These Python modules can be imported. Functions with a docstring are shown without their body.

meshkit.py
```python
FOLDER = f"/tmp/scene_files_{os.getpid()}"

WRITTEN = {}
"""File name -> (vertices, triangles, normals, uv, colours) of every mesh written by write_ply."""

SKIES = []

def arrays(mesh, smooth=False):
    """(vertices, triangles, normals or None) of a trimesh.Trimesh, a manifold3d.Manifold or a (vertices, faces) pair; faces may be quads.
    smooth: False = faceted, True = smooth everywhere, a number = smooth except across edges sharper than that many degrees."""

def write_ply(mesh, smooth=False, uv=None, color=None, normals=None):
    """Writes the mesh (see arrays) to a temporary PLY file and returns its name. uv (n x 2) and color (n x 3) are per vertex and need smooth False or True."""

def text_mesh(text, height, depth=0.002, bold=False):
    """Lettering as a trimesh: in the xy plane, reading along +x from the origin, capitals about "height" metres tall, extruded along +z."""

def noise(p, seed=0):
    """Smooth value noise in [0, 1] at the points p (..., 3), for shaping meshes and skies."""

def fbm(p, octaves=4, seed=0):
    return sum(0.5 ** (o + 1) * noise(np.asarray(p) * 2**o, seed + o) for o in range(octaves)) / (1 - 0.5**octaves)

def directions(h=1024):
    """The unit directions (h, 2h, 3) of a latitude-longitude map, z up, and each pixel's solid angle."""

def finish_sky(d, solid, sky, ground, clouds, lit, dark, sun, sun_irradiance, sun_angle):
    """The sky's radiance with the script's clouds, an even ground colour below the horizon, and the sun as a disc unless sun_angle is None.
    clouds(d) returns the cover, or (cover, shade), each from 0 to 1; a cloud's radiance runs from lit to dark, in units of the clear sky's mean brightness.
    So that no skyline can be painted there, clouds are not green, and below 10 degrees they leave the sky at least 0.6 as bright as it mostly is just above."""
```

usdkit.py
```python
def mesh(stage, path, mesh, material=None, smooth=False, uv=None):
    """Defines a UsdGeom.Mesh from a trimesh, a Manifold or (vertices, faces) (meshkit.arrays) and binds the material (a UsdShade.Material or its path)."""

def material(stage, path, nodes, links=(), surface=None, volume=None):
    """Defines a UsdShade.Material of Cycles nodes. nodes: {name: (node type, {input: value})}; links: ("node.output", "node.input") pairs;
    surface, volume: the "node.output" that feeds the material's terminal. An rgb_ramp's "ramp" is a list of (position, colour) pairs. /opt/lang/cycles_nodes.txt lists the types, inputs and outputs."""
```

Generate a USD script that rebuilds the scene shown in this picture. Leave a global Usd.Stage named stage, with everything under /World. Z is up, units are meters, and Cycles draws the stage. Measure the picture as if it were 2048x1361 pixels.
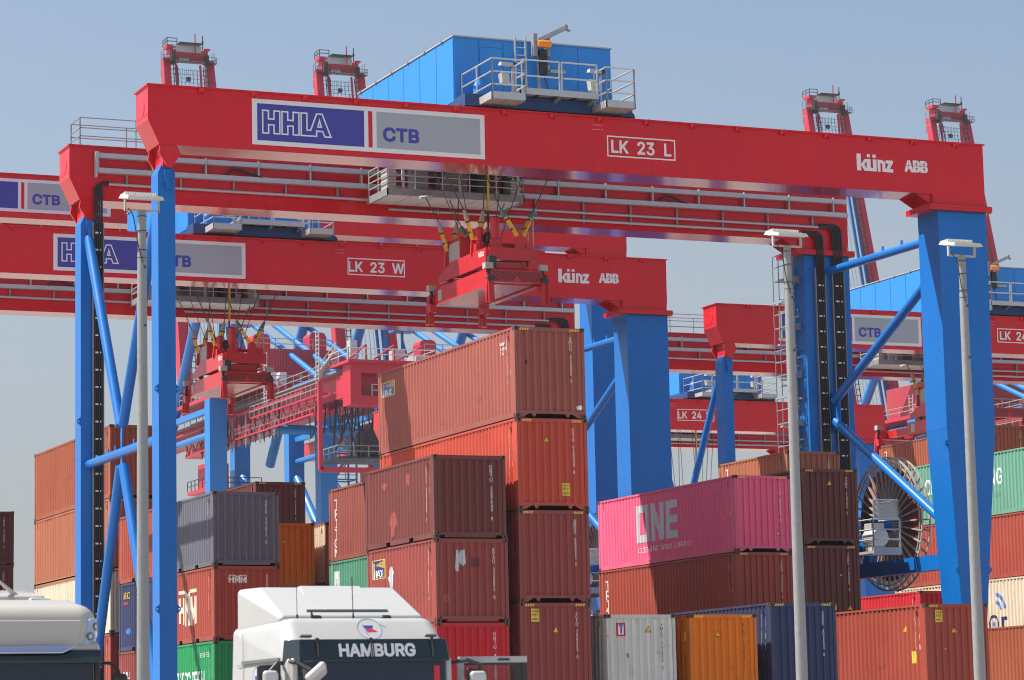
import math, random
import numpy as np
import trimesh, meshkit, usdkit
import manifold3d as m3
from shapely.geometry import Polygon, box as sbox
from shapely import affinity
from shapely.ops import unary_union
from pxr import Usd, UsdGeom, UsdLux, UsdShade, Sdf, Gf

random.seed(7)
HAZE_D = 0.00009
stage = Usd.Stage.CreateInMemory()
UsdGeom.SetStageUpAxis(stage, 'Z'); UsdGeom.SetStageMetersPerUnit(stage, 1.0)
UsdGeom.Xform.Define(stage, '/World')

# ---------------------------------------------------------------- camera, sky, sun, exposure
F_PX, YAW, PITCH, ROLL, CAM_Z = 5720.9, 0.4093914746, 0.138410029, -0.021053134, 1.6071
f_ = np.array([math.sin(YAW)*math.cos(PITCH), math.cos(YAW)*math.cos(PITCH), math.sin(PITCH)])
r_ = np.array([math.cos(YAW), -math.sin(YAW), 0.0]); u_ = np.cross(r_, f_)
cr, sr = math.cos(ROLL), math.sin(ROLL)
r2, u2 = cr*r_+sr*u_, -sr*r_+cr*u_
cam = UsdGeom.Camera.Define(stage, '/World/camera')
M = Gf.Matrix4d(*[float(v) for v in (*r2, 0, *u2, 0, *(-f_), 0, 0, 0, CAM_Z, 1)])
cam.AddTransformOp().Set(M)
cam.CreateHorizontalApertureAttr(36.0); cam.CreateVerticalApertureAttr(36.0*680/1024)
cam.CreateFocalLengthAttr(36.0*F_PX/2048)
cam.CreateClippingRangeAttr(Gf.Vec2f(0.5, 5000))
cam.CreateFStopAttr(4.0); cam.CreateFocusDistanceAttr(105.0)
cam.CreateExposureAttr(0.80)

SUN = np.array([-1.0, 0.49, 1.72]); SUN /= np.linalg.norm(SUN)
el, rot = math.asin(SUN[2]), math.atan2(SUN[0], SUN[1])
dome = UsdLux.DomeLight.Define(stage, '/World/sky')
sky_mat = usdkit.material(stage, '/World/Looks/sky_air', {
    'sky': ('sky_texture', {'sky_type': 'single_scattering', 'sun_disc': False, 'sun_elevation': el, 'sun_rotation': rot,
                            'altitude': 10.0, 'air_density': 1.0, 'aerosol_density': 2.6, 'ozone_density': 1.3}),
    'sat': ('hsv', {'hue': 0.5, 'saturation': 0.92, 'value': 1.0, 'fac': 1.0}),
    'tc': ('texture_coordinate', {}), 'xyz': ('separate_xyz', {}),
    'low': ('map_range', {'range_type': 'smoothstep', 'from_min': -.02, 'from_max': .26, 'to_min': .78, 'to_max': 0.0, 'clamp': True}),
    'hz': ('mix_color', {'b': (2.85, 2.88, 3.02)}),
    'mp': ('mapping', {'scale': (2.2, 2.2, 6.5)}),
    'n': ('noise_texture', {'scale': 1.6, 'detail': 7.0, 'roughness': .58}),
    'cr': ('map_range', {'from_min': .50, 'from_max': .78, 'to_min': 0.0, 'to_max': .6, 'clamp': True}),
    'cl': ('map_range', {'range_type': 'smoothstep', 'from_min': .30, 'from_max': .06, 'to_min': 0.0, 'to_max': 1.0, 'clamp': True}),
    'cm': ('math', {'math_type': 'multiply'}),
    'cd': ('mix_color', {'b': (3.7, 3.6, 3.6)}),
    'bg': ('background_shader', {'strength': 0.082})},
    [('sky.color', 'sat.color'), ('tc.generated', 'xyz.vector'), ('xyz.z', 'low.value'), ('sat.color', 'hz.a'), ('low.result', 'hz.fac'),
     ('tc.generated', 'mp.vector'), ('mp.vector', 'n.vector'), ('n.fac', 'cr.value'), ('xyz.z', 'cl.value'), ('cr.result', 'cm.value1'), ('cl.result', 'cm.value2'),
     ('hz.result', 'cd.a'), ('cm.value', 'cd.fac'), ('cd.result', 'bg.color')], surface='bg.background')
UsdShade.MaterialBindingAPI.Apply(dome.GetPrim()).Bind(sky_mat)
dome.GetPrim().SetCustomDataByKey('kind', 'structure')
sun = UsdLux.DistantLight.Define(stage, '/World/sun')
sun.CreateNormalizeAttr(True); sun.CreateIntensityAttr(1.25); sun.CreateAngleAttr(0.5)
sun.CreateColorAttr(Gf.Vec3f(1.0, 0.95, 0.87))
zax = Gf.Vec3d(*[float(v) for v in SUN])
xax = Gf.Cross(Gf.Vec3d(0, 0, 1), zax).GetNormalized(); yax = Gf.Cross(zax, xax)
sun.AddTransformOp().Set(Gf.Matrix4d(*xax, 0, *yax, 0, *zax, 0, 0, 0, 0, 1))

# ---------------------------------------------------------------- helpers
used = {}
def numbered(path):
    k = used.get(path, 0); used[path] = k+1
    return path if k == 0 else f'{path}_{k:03d}'
def tag(p, label=None, cat=None, group=None, kind=None):
    p = p.GetPrim() if hasattr(p, 'GetPrim') else p
    for k, v in (('label', label), ('category', cat), ('group', group), ('kind', kind)):
        if v: p.SetCustomDataByKey(k, v)
    return p
def thing(name, label, cat, loc=(0, 0, 0), rz=0, group=None):
    x = UsdGeom.Xform.Define(stage, numbered('/World/'+name))
    x.AddTranslateOp().Set(Gf.Vec3d(*[float(v) for v in loc]))
    if rz: x.AddRotateZOp().Set(float(rz))
    return tag(x, label, cat, group)
def copy_of(src, name, loc, label):
    x = UsdGeom.Xform.Define(stage, numbered('/World/'+name)); p = x.GetPrim()
    p.GetReferences().AddInternalReference(src.GetPath())
    p.CreateAttribute('xformOp:translate', Sdf.ValueTypeNames.Double3).Set(Gf.Vec3d(*[float(v) for v in loc]))
    p.SetInstanceable(True)
    return tag(p, label, src.GetCustomDataByKey('category'), src.GetCustomDataByKey('group'))

class MB:
    """collects shapes for one mesh"""
    def __init__(s): s.v, s.f, s.n = [], [], 0
    def add(s, v, f):
        v = np.asarray(v, float); f = np.asarray(f, int)
        if f.shape[1] == 4: f = np.vstack([f[:, [0, 1, 2]], f[:, [0, 2, 3]]])
        s.v.append(v); s.f.append(f+s.n); s.n += len(v); return s
    def hexa(s, p):   # 8 corners: bottom ring then top ring
        return s.add(p, [[3, 2, 1, 0], [4, 5, 6, 7], [0, 1, 5, 4], [1, 2, 6, 5], [2, 3, 7, 6], [3, 0, 4, 7]])
    def box(s, x0, x1, y0, y1, z0, z1):
        return s.hexa([(x0, y0, z0), (x1, y0, z0), (x1, y1, z0), (x0, y1, z0), (x0, y0, z1), (x1, y0, z1), (x1, y1, z1), (x0, y1, z1)])
    def beam(s, p, q, w, h, up=(0, 0, 1)):
        p, q, up = np.array(p, float), np.array(q, float), np.array(up, float)
        d = (q-p)/np.linalg.norm(q-p)
        if abs(d@up) > .98: up = np.array([0, 1.0, 0])
        a = np.cross(d, up); a /= np.linalg.norm(a); b = np.cross(a, d)
        a, b = a*w/2, b*h/2
        return s.hexa([p-a-b, p+a-b, p+a+b, p-a+b, q-a-b, q+a-b, q+a+b, q-a+b][0:4] + [q-a-b, q+a-b, q+a+b, q-a+b])
    def tube(s, p, q, r, n=8, r2=None, caps=True):
        p, q = np.array(p, float), np.array(q, float); r2 = r if r2 is None else r2
        d = (q-p)/max(np.linalg.norm(q-p), 1e-9)
        up = np.array([0, 0, 1.0]) if abs(d[2]) < .9 else np.array([1.0, 0, 0])
        a = np.cross(d, up); a /= np.linalg.norm(a); b = np.cross(d, a)
        t = np.arange(n)*2*math.pi/n
        ring = np.cos(t)[:, None]*a+np.sin(t)[:, None]*b
        v = np.vstack([p+ring*r, q+ring*r2, [p], [q]])
        f = []
        for i in range(n):
            j = (i+1) % n
            f += [[i, n+i, n+j], [i, n+j, j]]
            if caps: f += [[2*n, i, j], [2*n+1, n+j, n+i]]
        return s.add(v, f)
    def path(s, pts, r, n=6):
        for a, b in zip(pts[:-1], pts[1:]): s.tube(a, b, r, n)
        return s
    def prism(s, poly, place):   # poly: shapely polygon in (a, b); place(a, b, t) -> xyz for t = 0, 1 ; closed solid
        for g in getattr(poly, 'geoms', [poly]):
            v2, f = trimesh.creation.triangulate_polygon(g, engine='earcut')
            n = len(v2)
            v = np.array([place(a, b, 0) for a, b in v2]+[place(a, b, 1) for a, b in v2])
            s.add(v, np.vstack([f[:, ::-1], f+n]))
            for ring in [g.exterior, *g.interiors]:
                c = np.array(ring.coords)[:-1]
                k = len(c)
                v = np.array([place(a, b, 0) for a, b in c]+[place(a, b, 1) for a, b in c])
                s.add(v, [[i, (i+1) % k, k+(i+1) % k, k+i] for i in range(k)])
        return s
    def flat(s, poly, place):
        for g in getattr(poly, 'geoms', [poly]):
            v2, f = trimesh.creation.triangulate_polygon(g, engine='earcut')
            s.add(np.array([place(a, b) for a, b in v2]), f)
        return s
    def lathe(s, prof, c, axis, n=24):
        """prof: (radius, along) pairs"""
        ax = {'x': ((0, 1, 0), (0, 0, 1), (1, 0, 0)), 'y': ((1, 0, 0), (0, 0, 1), (0, 1, 0)), 'z': ((1, 0, 0), (0, 1, 0), (0, 0, 1))}[axis]
        A, B, D = map(np.array, ax); c = np.array(c, float); k = len(prof); v = []
        for i in range(n):
            t = 2*math.pi*i/n
            for (r, h) in prof: v.append(c+A*r*math.cos(t)+B*r*math.sin(t)+D*h)
        f = []
        for i in range(n):
            for j in range(k-1):
                a, b = i*k+j, ((i+1) % n)*k+j
                f.append([a, b, b+1, a+1])
        return s.add(v, f)
    def rail(s, pts, z0=0, h=1.1, bars=(1.1, .75, .4), sp=1.3, r=.024, posts=True):
        for a, b in zip(pts[:-1], pts[1:]):
            a, b = np.array(a, float), np.array(b, float)
            for t in bars: s.tube(a+[0, 0, t], b+[0, 0, t], r, 6)
            if posts:
                L = np.linalg.norm(b-a); n = max(1, int(round(L/sp)))
                for i in range(n+1):
                    p = a+(b-a)*i/n
                    s.tube(p, p+[0, 0, h], r, 6)
        return s
    def shift(s, dx=0, dy=0, dz=0):
        s.v = [v+[dx, dy, dz] for v in s.v]; return s
    def mesh(s):
        return np.vstack(s.v), np.vstack(s.f)

def part(parent, name, mb, mat, label=None, smooth=False):
    mesh = mb.mesh() if isinstance(mb, MB) else mb
    if smooth: mesh = trimesh.Trimesh(mesh[0], mesh[1], process=True) if isinstance(mesh, tuple) else mesh
    path = (parent.GetPath().pathString if hasattr(parent, 'GetPath') else parent)+'/'+name
    m = usdkit.mesh(stage, numbered(path), mesh, mat, smooth)
    if label: tag(m, label)
    return m.GetPrim()
def solo(name, mb, mat, label=None, cat=None, group=None, kind=None, smooth=False):
    return tag(part('/World', name, mb, mat, None, smooth), label, cat, group, kind)

def hull_r(pts, r, n=16):
    """rounded hull of spheres"""
    s = m3.Manifold.sphere(r, n)
    return m3.Manifold.batch_hull([s.translate([float(c) for c in p]) for p in pts])
def hull(pts): return m3.Manifold.hull_points(np.asarray(pts, float))
def man(m):
    q = m.to_mesh(); return trimesh.Trimesh(q.vert_properties[:, :3], q.tri_verts, process=True)

_caps = {}
def caps(text, h, bold=False):
    """flat triangles (n, 3, 2) of a piece of lettering, and its width"""
    k = (text, round(h, 4), bold)
    if k not in _caps:
        t = meshkit.text_mesh(text, h, .002, bold)
        v = np.asarray(t.vertices); f = np.asarray(t.faces)
        f = f[(v[f][:, :, 2] > .001).all(1)]
        _caps[k] = v[f][:, :, :2]
    return _caps[k]
def tris_of(poly):
    out = []
    for g in getattr(poly, 'geoms', [poly]):
        v, f = trimesh.creation.triangulate_polygon(g, engine='earcut')
        out.append(np.asarray(v)[f])
    return np.vstack(out)
def rect(a0, a1, b0, b1): return tris_of(sbox(a0, b0, a1, b1))

# ---------------------------------------------------------------- materials
def mat(name, col, rough=.5, metal=0.0, var=.10, vscale=.7, streak=0.0, streak_col=(.10, .06, .04), rust=0.0, coat=0.0, bump=0.0, spec=.5, fade=0.0):
    lo = [c*(1-var) for c in col]; hi = [min(.95, c*(1+var)+fade*.10) for c in col]
    n = {'g': ('geometry', {}),
         'n1': ('noise_texture', {'scale': vscale, 'detail': 5.0, 'roughness': .6}),
         'm1': ('mix_color', {'a': lo, 'b': hi}),
         'p': ('principled_bsdf', {'roughness': rough, 'metallic': metal, 'specular_ior_level': spec, 'coat_weight': coat, 'coat_roughness': .06})}
    L = [('g.position', 'n1.vector'), ('n1.fac', 'm1.fac')]
    out = 'm1.result'
    if streak:
        n['mp'] = ('mapping', {'scale': (5.0, 5.0, .35)}); n['n2'] = ('noise_texture', {'scale': 1.0, 'detail': 6.0, 'roughness': .65})
        n['r2'] = ('map_range', {'from_min': .5, 'from_max': .78, 'to_min': 0.0, 'to_max': streak, 'clamp': True})
        n['m2'] = ('mix_color', {'b': streak_col})
        L += [('g.position', 'mp.vector'), ('mp.vector', 'n2.vector'), ('n2.fac', 'r2.value'), ('r2.result', 'm2.fac'), (out, 'm2.a')]
        out = 'm2.result'
    if rust:
        n['n3'] = ('noise_texture', {'scale': 3.2, 'detail': 8.0, 'roughness': .72})
        n['r3'] = ('map_range', {'from_min': .68-.10*rust, 'from_max': .72-.08*rust, 'to_min': 0.0, 'to_max': .85, 'clamp': True})
        n['m3'] = ('mix_color', {'b': (.16, .065, .025)})
        L += [('g.position', 'n3.vector'), ('n3.fac', 'r3.value'), ('r3.result', 'm3.fac'), (out, 'm3.a')]
        out = 'm3.result'
    L.append((out, 'p.base_color'))
    # gloss that varies with the grime
    n['rr'] = ('map_range', {'from_min': .3, 'from_max': .7, 'to_min': max(.03, rough*.8), 'to_max': min(1, rough*1.25), 'clamp': True})
    L += [('n1.fac', 'rr.value'), ('rr.result', 'p.roughness')]
    if bump:
        n['nb'] = ('noise_texture', {'scale': 1.6, 'detail': 3.0}); n['b'] = ('bump', {'strength': bump, 'distance': .03})
        L += [('g.position', 'nb.vector'), ('nb.fac', 'b.height'), ('b.normal', 'p.normal')]
    return usdkit.material(stage, '/World/Looks/'+name, n, L, surface='p.BSDF')

RED = mat('crane_red', (.60, .005, .013), .28, var=.12, vscale=.35, spec=.35, coat=.15, streak=.32, streak_col=(.26, .012, .016), bump=.03)
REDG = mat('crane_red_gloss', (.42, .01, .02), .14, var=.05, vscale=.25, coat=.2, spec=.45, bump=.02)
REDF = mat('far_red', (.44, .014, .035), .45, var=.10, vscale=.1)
REDS = mat('spreader_red', (.50, .012, .016), .32, var=.08, vscale=1.2, coat=.2, streak=.25, streak_col=(.10, .01, .01))
BLUE = mat('crane_blue', (.002, .135, .47), .34, var=.10, vscale=.4, spec=.35, coat=.08, streak=.30, streak_col=(.004, .085, .29))
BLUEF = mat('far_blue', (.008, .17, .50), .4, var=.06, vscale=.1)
HOUSE = mat('house_blue', (.015, .22, .62), .42, var=.05, vscale=.6, streak=.12, streak_col=(.02, .14, .40))
DKBLUE = mat('dark_blue_frame', (.01, .05, .17), .45)
GALV = mat('galvanised_steel', (.46, .47, .47), .42, metal=.35, var=.14, vscale=5.0)
GALVD = mat('weathered_galvanised_steel', (.26, .27, .28), .5, metal=.3, var=.25, vscale=6.0)
POLE = mat('lamp_pole_steel', (.27, .275, .275), .5, metal=.25, var=.18, vscale=9.0)
LAMPW = mat('lamp_housing_white', (.38, .375, .35), .45, var=.08, vscale=4)
GLASSY = mat('lamp_glass', (.55, .53, .45), .12, spec=.7)
BLACK = mat('black_rubber', (.012, .012, .014), .55)
DARK = mat('dark_steel', (.03, .03, .035), .5)
ROPE = mat('steel_rope', (.05, .05, .05), .5)
WHITE = mat('white_sheet', (.70, .70, .70), .45, var=.03)
WHITEP = mat('white_marking', (.74, .74, .72), .5, var=.06, vscale=3)
SIGNB = mat('sign_blue', (.045, .045, .30), .4, var=.04)
SIGNG = mat('sign_grey', (.34, .36, .39), .4, var=.04)
YELLOW = mat('yellow_paint', (.72, .42, .02), .45, var=.12, vscale=6)
YSTICK = mat('yellow_sticker', (.75, .52, .06), .5, var=.10, vscale=8)
TEAL = mat('teal_socket', (.05, .22, .20), .4)
ORANGEM = mat('orange_motor', (.70, .22, .02), .4)
BLKM = mat('black_marking', (.02, .02, .02), .6)
REDM = mat('red_marking', (.55, .02, .04), .5)
BLUEM = mat('blue_marking', (.05, .20, .55), .5)
NAVYM = mat('navy_marking', (.02, .03, .14), .5)
CREAMM = mat('cream_marking', (.66, .58, .46), .55, var=.08, vscale=3)
ONEM = mat('pale_grey_marking', (.52, .53, .54), .5, var=.05, vscale=3)
FADEDB = mat('faded_blue_badge', (.10, .16, .33), .6, var=.12, vscale=5)
GREYP = mat('grey_repair_patch', (.42, .43, .46), .6, var=.12, vscale=3)
CASTM = mat('corner_casting_steel', (.10, .055, .04), .7, var=.3, vscale=6, rust=.5)
TRUCKW = mat('truck_white', (.42, .42, .41), .25, var=.04, coat=.4, streak=.05, streak_col=(.45, .42, .38))
TRUCKC = mat('truck_cream', (.43, .41, .37), .25, var=.04, coat=.4)
VISOR = mat('smoked_visor', (.012, .020, .022), .14, coat=.35)
WIND = mat('windscreen_glass', (.010, .016, .032), .05, coat=.25, spec=.45)
WHITEB = mat('badge_white', (.48, .48, .47), .35, var=.03)
CHROME = mat('chrome_strip', (.55, .60, .75), .12, metal=.9, var=.02)
GREYT = mat('grey_trim', (.12, .13, .14), .5)
SILVER = mat('silver_mirror_shell', (.55, .55, .54), .3, metal=.3)
LENS = mat('lamp_lens', (.30, .42, .60), .08, coat=1.0, spec=.8)
SKYB = mat('sky_blue_interior', (.05, .05, .06), .6)
ASPH = mat('yard_concrete', (.30, .275, .24), .85, var=.25, vscale=.4, bump=.2)
MESHM = usdkit.material(stage, '/World/Looks/expanded_metal', {
    'g': ('geometry', {}), 'w1': ('voronoi_texture', {'scale': 22.0, 'feature': 'distance_to_edge'}), 'm': ('math', {'math_type': 'less_than', 'value2': .085}),
    't': ('transparent_bsdf', {}), 'p': ('principled_bsdf', {'base_color': (.34, .35, .35), 'roughness': .5, 'metallic': .3}), 'mx': ('mix_closure', {})},
    [('g.position', 'w1.vector'), ('w1.distance', 'm.value1'), ('m.value', 'mx.fac'), ('t.BSDF', 'mx.closure1'), ('p.BSDF', 'mx.closure2')], surface='mx.closure')
CLEAR = usdkit.material(stage, '/World/Looks/door_glass', {
    't': ('transparent_bsdf', {'color': (.80, .84, .84)}), 'g': ('glossy_bsdf', {'roughness': .02, 'color': (.9, .9, .9)}), 'f': ('fresnel', {'IOR': 1.5}), 'mx': ('mix_closure', {})},
    [('f.fac', 'mx.fac'), ('t.BSDF', 'mx.closure1'), ('g.BSDF', 'mx.closure2')], surface='mx.closure')

CCOL = {'maroon': (.140, .034, .029), 'redbrown': (.25, .048, .040), 'dusty': (.30, .082, .062), 'brown': (.120, .030, .024), 'orangered': (.46, .062, .035),
        'brick': (.33, .058, .036), 'pink': (.80, .12, .23), 'orange': (.66, .16, .006), 'navy': (.030, .040, .105), 'slate': (.120, .120, .150), 'sand': (.36, .12, .060),
        'green': (.015, .26, .085), 'teal': (.10, .30, .20), 'white': (.57, .565, .54), 'cream': (.60, .53, .40), 'red': (.48, .012, .022), 'rust': (.30, .075, .034), 'seagreen': (.13, .33, .24), 'hot': (.70, .16, .008)}
CMAT = {k: mat('container_'+k, c, .55, var=.14, vscale=.55, streak=.42 if k not in ('white', 'cream') else .42,
               streak_col=tuple(.55*x+.02 for x in c) if k not in ('white', 'cream') else (.30, .20, .10),
               rust={'white': .65, 'cream': .55, 'dusty': .5, 'sand': .5, 'pink': .15, 'slate': .12, 'orange': .25}.get(k, .38), fade=.06 if k in ('dusty', 'redbrown', 'brick', 'rust') else .02, bump=.06, spec=.28) for k, c in CCOL.items()}
PATCHR = mat('red_touch_up_paint', (.27, .055, .042), .6, var=.35, vscale=5)
CFRAME = {k: mat('container_frame_'+k, tuple(c*.85 for c in col), .6, var=.2, vscale=1.2, rust=.75 if k not in ('orange', 'pink', 'slate') else .45, streak=.3, streak_col=(.12, .06, .03)) for k, col in CCOL.items()}

# ---------------------------------------------------------------- ground
solo('ground', MB().add([(-700, -300, 0), (1200, -300, 0), (1200, 1900, 0), (-700, 1900, 0)], [[0, 1, 2, 3]]), ASPH, 'pale concrete of the container yard', 'ground', kind='structure')

# ---------------------------------------------------------------- containers
CW, STD, HC = 2.438, 2.591, 2.896
def profile(L, a, b, c, d, m0):
    """break points (s, depth) of a corrugated wall of length L; depth inwards"""
    p = a+b+c+b; n = int((L-2*m0)/p); m = (L-n*p)/2
    pts = [(0.0, 0.0)]
    s = m
    for i in range(n):
        pts += [(s+a/2, 0.0), (s+a/2+b, d), (s+a/2+b+c, d), (s+p-a/2, 0.0)]
        s += p
    pts.append((L, 0.0))
    return pts
SIDE = {12.192: profile(12.192-.30, .072, .068, .072, .042, .10), 6.058: profile(6.058-.30, .072, .068, .072, .036, .10)}
ENDP = profile(CW-.26, .105, .022, .105, .045, .06)

class Wall:
    """corrugated wall seen from outside: s to the right, z up"""
    n = 0
    def __init__(w, origin, sdir, inward, prof, z0, z1):
        w.o, w.s, w.i, w.p, w.z0, w.z1 = np.array(origin, float), np.array(sdir, float), np.array(inward, float), prof, z0, z1
        w.S = np.array([a for a, _ in prof]); w.D = np.array([b for _, b in prof])
        w.Z = np.linspace(z0, z1, 5)
        rg = random.Random(int(1000*sum(map(float, origin)))+Wall.n); Wall.n += 1
        w.w = [(rg.uniform(.5, 3.2), rg.uniform(-2.6, 2.6), rg.uniform(0, 6.28), rg.uniform(.0015, .0042)) for _ in range(4)]
    def at(w, s, z, out=0.0):
        d = np.interp(s, w.S, w.D); s = np.asarray(s, float); z = np.asarray(z, float)
        for a, b, c, k in w.w: d = d+k*np.sin(a*s+b*z+c)
        return w.o+np.outer(s, w.s)+np.outer(d-out, w.i)+np.outer(z, [0, 0, 1.0])
    def mesh(w):
        n = len(w.S); mb = MB()
        v = np.vstack([w.at(w.S, np.full(n, z)) for z in w.Z])
        return mb.add(v, [[k*n+i, k*n+i+1, (k+1)*n+i+1, (k+1)*n+i] for k in range(4) for i in range(n-1)])
    def decal(w, mb, tris, s0, z0, out=.004):
        out = out+.003
        """prints flat triangles on the wall, following its corrugation"""
        T = np.asarray(tris)+[s0, z0]
        for t in T:
            lo, hi = t[:, 0].min(), t[:, 0].max()
            i0 = max(0, np.searchsorted(w.S, lo, 'right')-1); i1 = min(len(w.S)-1, np.searchsorted(w.S, hi, 'left'))
            for i in range(i0, max(i1, i0+1)):
                a, b = w.S[i], w.S[min(i+1, len(w.S)-1)]
                poly = t if (lo >= a and hi <= b) else clip(t, a, b)
                if len(poly) < 3: continue
                zl, zh = poly[:, 1].min(), poly[:, 1].max()
                for k in range(len(w.Z)-1):
                    za, zb = (w.Z[k] if k else -9), (w.Z[k+1] if k < len(w.Z)-2 else 99)
                    if zl >= zb or zh <= za: continue
                    q = poly if zl >= za and zh <= zb else clip(poly[:, ::-1], za, zb)
                    if len(q) < 3: continue
                    if q is not poly: q = q[:, ::-1]
                    mb.add(w.at(q[:, 0], q[:, 1], out), [[0, j, j+1] for j in range(1, len(q)-1)])
        return mb
def clip(t, a, b):
    for val, sg in ((a, 1), (b, -1)):
        out = []
        for i in range(len(t)):
            p, q = t[i], t[(i+1) % len(t)]
            dp, dq = sg*(p[0]-val), sg*(q[0]-val)
            if dp >= 0: out.append(p)
            if dp*dq < 0: out.append(p+(q-p)*dp/(dp-dq))
        t = np.array(out)
        if len(t) < 3: return t
    return t
def column_text(txt, h, pitch, bold=False, sq=.82):
    """letters one below the other"""
    out = []
    for i, ch in enumerate(txt):
        if ch == ' ': continue
        c = caps(ch, h, bold); w = c[:, :, 0].max()+c[:, :, 0].min()
        out.append((c+[-w/2, -i*pitch-h])*[sq, 1])
    return np.vstack(out)
def casting(mb, x0, x1, y0, y1, z0, z1):
    """corner casting with oblong holes on the four upright faces"""
    def face(o, a, b, inn, la, lb):
        o, a, b, inn = map(lambda t: np.array(t, float), (o, a, b, inn))
        ha, hb = .062, .088
        A0, A1, B0, B1 = (la-ha)/2, (la+ha)/2, (lb-hb)/2, (lb+hb)/2
        P = lambda s, t, k=0: o+a*s+b*t+inn*k
        v = [P(0, 0), P(la, 0), P(la, lb), P(0, lb), P(A0, B0), P(A1, B0), P(A1, B1), P(A0, B1), P(A0, B0, .07), P(A1, B0, .07), P(A1, B1, .07), P(A0, B1, .07)]
        mb.add(v, [[0, 1, 5, 4], [1, 2, 6, 5], [2, 3, 7, 6], [3, 0, 4, 7], [4, 5, 9, 8], [5, 6, 10, 9], [6, 7, 11, 10], [7, 4, 8, 11], [8, 9, 10, 11]])
    dx, dy, dz = x1-x0, y1-y0, z1-z0
    face((x0, y0, z0), (1, 0, 0), (0, 0, 1), (0, 1, 0), dx, dz)
    face((x1, y1, z0), (-1, 0, 0), (0, 0, 1), (0, -1, 0), dx, dz)
    face((x0, y1, z0), (0, -1, 0), (0, 0, 1), (1, 0, 0), dy, dz)
    face((x1, y0, z0), (0, 1, 0), (0, 0, 1), (-1, 0, 0), dy, dz)
    mb.add([(x0, y0, z1), (x1, y0, z1), (x1, y1, z1), (x0, y1, z1), (x0, y0, z0), (x1, y0, z0), (x1, y1, z0), (x0, y1, z0)], [[0, 1, 2, 3], [7, 6, 5, 4]])
    return mb

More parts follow.
